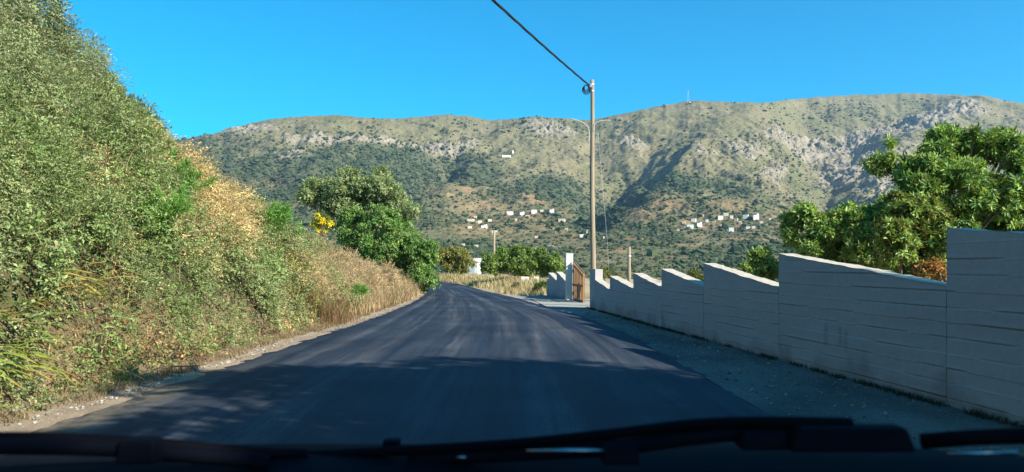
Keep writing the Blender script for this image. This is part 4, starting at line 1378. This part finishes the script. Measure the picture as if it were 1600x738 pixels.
# ================================================================== FAR BUILDINGS
M_FARW = plain('far_whitewash', (.80, .77, .70), .8, .1, .3, .06, 0)
M_FARC = plain('far_cream_plaster', (.62, .52, .38), .85, .1, .3, .06, 0)
M_FART = plain('far_stone', (.42, .35, .26), .9, .1, .3, .2, 0)
M_FARR = plain('far_roof', (.62, .56, .47), .85, .1, .3, .1, 0)
M_FARD = plain('far_opening', (.08, .08, .09), .5, .3, 1, .1, 0)


def house(u, v, wp, hp, label, kind=0, cat='house', name='house', group='houses on the far hillside', clear=True):
    p = hit(u, v); D_ = p[1]; k_ = D_ / FPX
    w, h = wp * k_ * .85, hp * k_ * .8; d = w * .8
    rz_ = math.atan2(p[0], p[1]) * -1 + rng.uniform(-.35, .35) * .6
    o = thing(name, label, cat, p - np.array([0, 0, h * .10]), rz_, group)
    H = h * 1.25
    m = MB().box((0, 0, H / 2 - .5 * k_), (w, d, H + k_))
    if kind == 1: m.box((w * .30, -d * .1, H * .95), (w * .4, d * .7, H * .7))
    if kind == 2: m.box((-w * .72, d * .1, H * .32), (w * .5, d * .8, H * .64))
    m.build('wall', M_FARC if ('cream' in label or 'pale' in label) else M_FARW, o)
    r = MB().box((0, 0, H + .12 * k_), (w * 1.05, d * 1.05, .22 * k_))
    if kind == 1: r.box((w * .30, -d * .1, H * 1.30 + .12 * k_), (w * .44, d * .75, .2 * k_))
    r.build('roof', M_FARR, o)
    return o


HS = [(792, 246, 15, 2.6, 0, 'long white monastery wall high on the far slope'), (802, 240, 3, 4.5, 0, 'small white tower block at the upper end of the monastery'),
      (797, 336, 12, 4.5, 0, 'long low white house, left end of the upper hamlet row'), (815, 336, 8, 4, 1, 'white house in the middle of the upper hamlet row'),
      (834, 334, 10, 5, 0, 'brightest white house at the right end of the upper hamlet row'), (862, 333, 8, 5, 1, 'separate white house right of the upper hamlet row'),
      (878, 347, 12, 4, 0, 'flat pale house on open ground left of the tall pole'), (735, 346, 13, 3.5, 0, 'wide cream house on the lower left of the hamlet'),
      (750, 350, 8, 4, 2, 'small cream house next to the wide cream one'), (757, 357, 10, 4.5, 1, 'white chapel like house with a raised block below the hamlet'),
      (734, 358, 8, 3, 0, 'low pale house left of the chapel like one'), (772, 364, 10, 3, 0, 'low white house behind the top of the distant pole'),
      (909, 371, 7, 5, 0, 'white cube house just left of the tall pole'), (945, 373, 7, 3, 0, 'small flat white house just right of the tall pole'),
      (916, 364, 4, 5, 0, 'tiny white cube half hidden by the tall pole'), (860, 388, 10, 3.5, 0, 'pale low farm building below the tall pole hamlet'),
      (1078, 357, 12, 6, 2, 'large white house, lowest of the right hand hamlet cluster'), (1092, 355, 9, 6, 1, 'white house stepped up beside the largest one'),
      (1084, 347, 8, 4.5, 0, 'white house above the two largest of its cluster'), (1105, 347, 5, 4, 0, 'little white house midway between the hamlet clusters'),
      (1125, 343, 9, 6, 0, 'bright white house at the left of the hilltop hamlet'), (1135, 338, 9, 4, 2, 'pale house at the top of the hilltop hamlet'),
      (1142, 341, 6, 4, 0, 'small pale house at the right of the hilltop hamlet'), (1166, 343, 9, 6, 0, 'white house left of the twin bright blocks'),
      (1181, 343, 10, 7, 1, 'brightest white block on the right of the far hamlets'), (1150, 346, 7, 3.5, 0, 'cream low shed below the hilltop hamlet'),
      (1143, 362, 9, 6, 2, 'white house alone on an ochre knoll'), (1168, 358, 7, 4, 0, 'white roofed house in the lower right olive grove'), (1178, 357, 6, 3.5, 0, 'grey white shed beside the white roofed house'),
      (1263, 331, 7, 3, 0, 'white house at the mouth of the right ravine')]
for u, v, w, h, kd, lab in HS: house(u, v, w, h, lab, kd)
for u, v, w, h in [(743, 341, 6, 3), (766, 346, 7, 3), (805, 345, 6, 3), (824, 341, 7, 3), (846, 331, 6, 3), (790, 352, 5, 3), (724, 384, 6, 3), (745, 386, 7, 3), (838, 372, 6, 3), (884, 360, 5, 3),
                   (1068, 349, 6, 3), (1098, 340, 5, 3), (1115, 350, 6, 3), (1157, 350, 5, 3), (1190, 350, 6, 3), (1204, 346, 5, 3), (1128, 355, 6, 3), (1060, 362, 5, 3)]:
    house(u, v, w, h, 'tiny cream house half lost among the olive trees of the far hamlets', 0, group='tiny cream houses of the far hamlets')

# small white hut by the bend
p = np.array([(741 - CU) / FPX * 112, 112, ground_h((741 - CU) / FPX * 112, 112)])
hut = thing('roadside_hut', 'small white hut with pale door half hidden by bushes at the bend', 'hut', p, -.25)
hz_ = pix(741, 404, 112)[2] - p[2]
bevel(MB().box((0, 0, hz_ / 2), (1.6, 1.8, hz_)).build('wall', M_WHITE, hut), .03)
V = [(-1.15, -1.1, hz_ - .05), (1.0, -1.1, hz_ - .55), (1.0, 1.1, hz_ - .55), (-1.15, 1.1, hz_ - .05), (-1.15, -1.1, hz_ + .06), (1.0, -1.1, hz_ - .44), (1.0, 1.1, hz_ - .44), (-1.15, 1.1, hz_ + .06)]
mk('roof', V, np.array([[0, 3, 2, 1], [4, 5, 6, 7], [0, 1, 5, 4], [1, 2, 6, 5], [2, 3, 7, 6], [3, 0, 4, 7]]), M_WHITE, hut)
MB().box((-.1, -.93, hz_ - 1.75), (.95, .06, 1.7)).build('facing', M_GREYBLUE, hut)  # grey-blue slab set on the lower front of the hut
# low white wall behind the bush
for u0, u1, v0, v1, lab in [(814, 826, 434, 439, 'low white block under the left part of the rounded bush'), (834, 842, 434, 439, 'low white block under the right part of the rounded bush')]:
    a, b = pix(u0, v1, 46), pix(u1, v0, 46)
    m = MB().box(((a[0] + b[0]) / 2, 46, b[2] / 2 + .0), (b[0] - a[0], .3, b[2] + .1)); o = m.build('low_wall', M_WHITE); bevel(o, .02)
    tag(o, lab, 'wall')
# mast on the ridge
p = hit(1076, 161)
mast = thing('radio_mast', 'thin pale lattice radio mast on top of the middle ridge', 'mast', p - np.array([0, 0, 2.0]))
k_ = p[1] / FPX; hM = 21 * k_
for kx in range(3):
    a = kx * 2.094
    MB().tube([(2.2 * k_ * math.cos(a), 2.2 * k_ * math.sin(a), 0), (.45 * k_ * math.cos(a), .45 * k_ * math.sin(a), hM)], .30, 5).build('leg', M_STEEL, mast)
mb = MB()
for q in range(9):
    z0, z1 = hM * q / 9, hM * (q + 1) / 9; r0 = 2.2 * k_ * (1 - q / 9) + .45 * k_ * q / 9; r1 = 2.2 * k_ * (1 - (q + 1) / 9) + .45 * k_ * (q + 1) / 9
    for kx in range(3):
        a, b_ = kx * 2.094, (kx + 1) * 2.094
        mb.tube([(r0 * math.cos(a), r0 * math.sin(a), z0), (r1 * math.cos(b_), r1 * math.sin(b_), z1)], .16, 4)
mb.build('bracing', M_STEEL, mast)
MB().box((2.5 * k_, 0, 2.4), (5, 4, 4)).build('equipment_hut', M_FARW, mast)

# ================================================================== THE CAR
car = thing('car', 'dark car bonnet edge with wipers and cowl seen from the driver seat', 'car', (0, .3, 0))
CO = np.array([0, .3, 0])
M_PLAST = plain('black_plastic', (.004, .005, .009), .8, .06, 60, .2, .1, .001)
M_RUB = plain('wiper_rubber', (.002, .002, .004), .7, .06, 60, .2, 0)
M_GLOSS = plain('glossy_trim', (.30, .33, .36), .18, .6, 40, .05, 0, metallic=.9)
M_BODY = plain('dark_blue_paint', (.004, .006, .012), .45, .3, 60, .1, 0)
M_TYRE = plain('tyre_rubber', (.02, .02, .02), .85, .2, 40, .2, .2)
M_DASH = plain('dashboard_plastic', (.003, .004, .007), .9, .05, 120, .2, .25, .001)


def loft(rows, name, mat, smooth=True):
    R = np.array(rows) - CO
    m, n = R.shape[:2]
    i, j = np.meshgrid(np.arange(m - 1), np.arange(n - 1), indexing='ij')
    F = np.stack([i * n + j, i * n + j + 1, (i + 1) * n + j + 1, (i + 1) * n + j], -1).reshape(-1, 4)
    return mk(name, R.reshape(-1, 3), F, mat, car, smooth=smooth)


cu_ = np.linspace(-1, 1, 33)
# bonnet: low nose, rising to the cowl
rows = []
for q in np.linspace(0, 1, 14):
    yq = 1.02 + 1.05 * q
    zq = 1.055 - .20 * q - .12 * q ** 3
    rows.append(np.stack([cu_ * (.78 - .06 * q), np.full(33, yq) - .10 * cu_ ** 2, zq - .07 * np.abs(cu_) ** 3 - .015 * cu_ ** 2], -1))
bonnet = rows
loft(rows, 'bonnet', M_BODY)
rows = []
for q in np.linspace(0, 1, 6):
    rows.append(np.stack([cu_ * .80, 1.0 - .30 * q - .12 * cu_ ** 2, np.full(33, 1.121) + .012 * np.sin(q * 5) - .012 * np.abs(cu_) ** 4 - .004 * np.cos(cu_ * 5)], -1))
loft(rows, 'cowl', M_PLAST)
rows = []
for q in np.linspace(0, 1, 8):
    rows.append(np.stack([cu_ * .78, .69 - .34 * q - .06 * cu_ ** 2, np.full(33, 1.125) - .05 * cu_ ** 2 * 0 - .04 * q ** 2 - .03 * np.abs(cu_) ** 6], -1))
loft(rows, 'dashboard', M_DASH)
for sgn in (-1, 1):
    prof = [(.55, 1.02), (1.0, 1.0), (1.6, .93), (1.98, .76), (2.08, .62), (2.08, .30), (1.95, .28), (1.88, .45), (1.72, .60), (1.52, .66), (1.32, .60), (1.16, .45), (1.10, .26), (.55, .24)]
    V = [(sgn * .80, y_, z_) for y_, z_ in prof] + [(sgn * .74, y_, z_) for y_, z_ in prof]
    n = len(prof)
    F = [[q, (q + 1) % n, (q + 1) % n + n, q + n] for q in range(n)]
    o = mk('fender', np.array(V) - CO, [np.array(F), np.array([list(range(n))[::-1]]), np.array([list(range(n, 2 * n))])], M_BODY, car); bevel(o, .012)
    w = thing('wheel', '', '', (0, 0, 0)); del w['label']; del w['category']; w.parent = car; w.location = np.array([sgn * .72, 1.52, .30]) - CO
    th = np.linspace(0, 2 * math.pi, 29)[:-1]
    pr = [(-.09, .20), (-.09, .29), (-.06, .305), (.06, .305), (.09, .29), (.09, .20)]
    V = np.array([[(a, r_ * math.cos(t_), r_ * math.sin(t_)) for t_ in th] for a, r_ in pr])
    n = 28
    F = [[a * n + b_, a * n + (b_ + 1) % n, (a + 1) * n + (b_ + 1) % n, (a + 1) * n + b_] for a in range(5) for b_ in range(n)]
    mk('tyre', V.reshape(-1, 3), np.array(F), M_TYRE, w, smooth=True)
    mb = MB().tube([(-.07, 0, 0), (.07, 0, 0)], .19, 24); mb.build('rim', M_GLOSS, w)
mb = MB().box((0, 2.12, .48), (1.5, .10, .36)); bevel(MB().box((0, 2.06 - .3, .48), (1.46, .12, .36)).build('bumper', M_PLAST, car), .03)


def cpx(pts): return np.array([pix(u, v, d) for u, v, d in pts]) - CO


# left wiper: blade with its joint, right wiper: long curved blade on its arm, pivot cap
def wiper(blade, arm, joint, cap, shine):
    w = bpy.data.objects.new('wiper', None); COL.objects.link(w); w.parent = car
    MB().tube(arc(cpx(blade), 10), .0060, 8).build('blade', M_RUB, w, True)
    MB().tube(arc(cpx(arm), 10), .0085, 8).build('arm', M_PLAST, w, True)
    for (u, v, d, wx, wz) in joint:
        c_ = pix(u, v, d) - CO
        bevel(MB().box(c_, (wx, .03, wz), 0, .86).build('joint', M_PLAST, w), .004, 3)
    for (u0, u1, v, d) in shine:  # bright metal strips added to stand in for sky glints along the wipers
        MB().tube(cpx([(u0, v + .5, d), ((u0 + u1) / 2, v, d), (u1, v, d)]), [.0010, .0022, .0022], 8).build('clip', M_GLOSS, w, True)


wiper([(-120, 684, .78), (30, 684, .78), (140, 687, .80), (250, 694, .82), (400, 707, .86), (480, 710, .88)],
      [(-120, 700, .76), (60, 698, .77), (190, 702, .79), (230, 706, .80), (420, 722, .84)],
      [(221, 703, .79, .042, .024)], None, [(713, 729, 714.5, .86)])
wiper([(470, 713, .90), (620, 705, .88), (800, 694, .85), (950, 679, .82), (1060, 666, .80), (1130, 661, .79), (1215, 660, .78), (1330, 662, .78)],
      [(640, 718, .88), (830, 708, .85), (960, 700, .82), (1080, 684, .80), (1160, 678, .79), (1250, 682, .78)],
      [(968, 706, .81, .040, .022), (1325, 684, .77, .125, .024), (1190, 686, .78, .050, .018)], None, [(822, 950, 704.0, .80), (1480, 1590, 708.0, .74)])
MB().tube(cpx([(1440, 690, .76), (1520, 684, .75), (1600, 681, .74), (1750, 680, .73)]), .008, 8).build('cowl_seal', M_RUB, car, True)
bevel(MB().box(pix(612, 693, .95) - CO, (.020, .02, .010)).build('washer_nozzle', M_PLAST, car), .002)
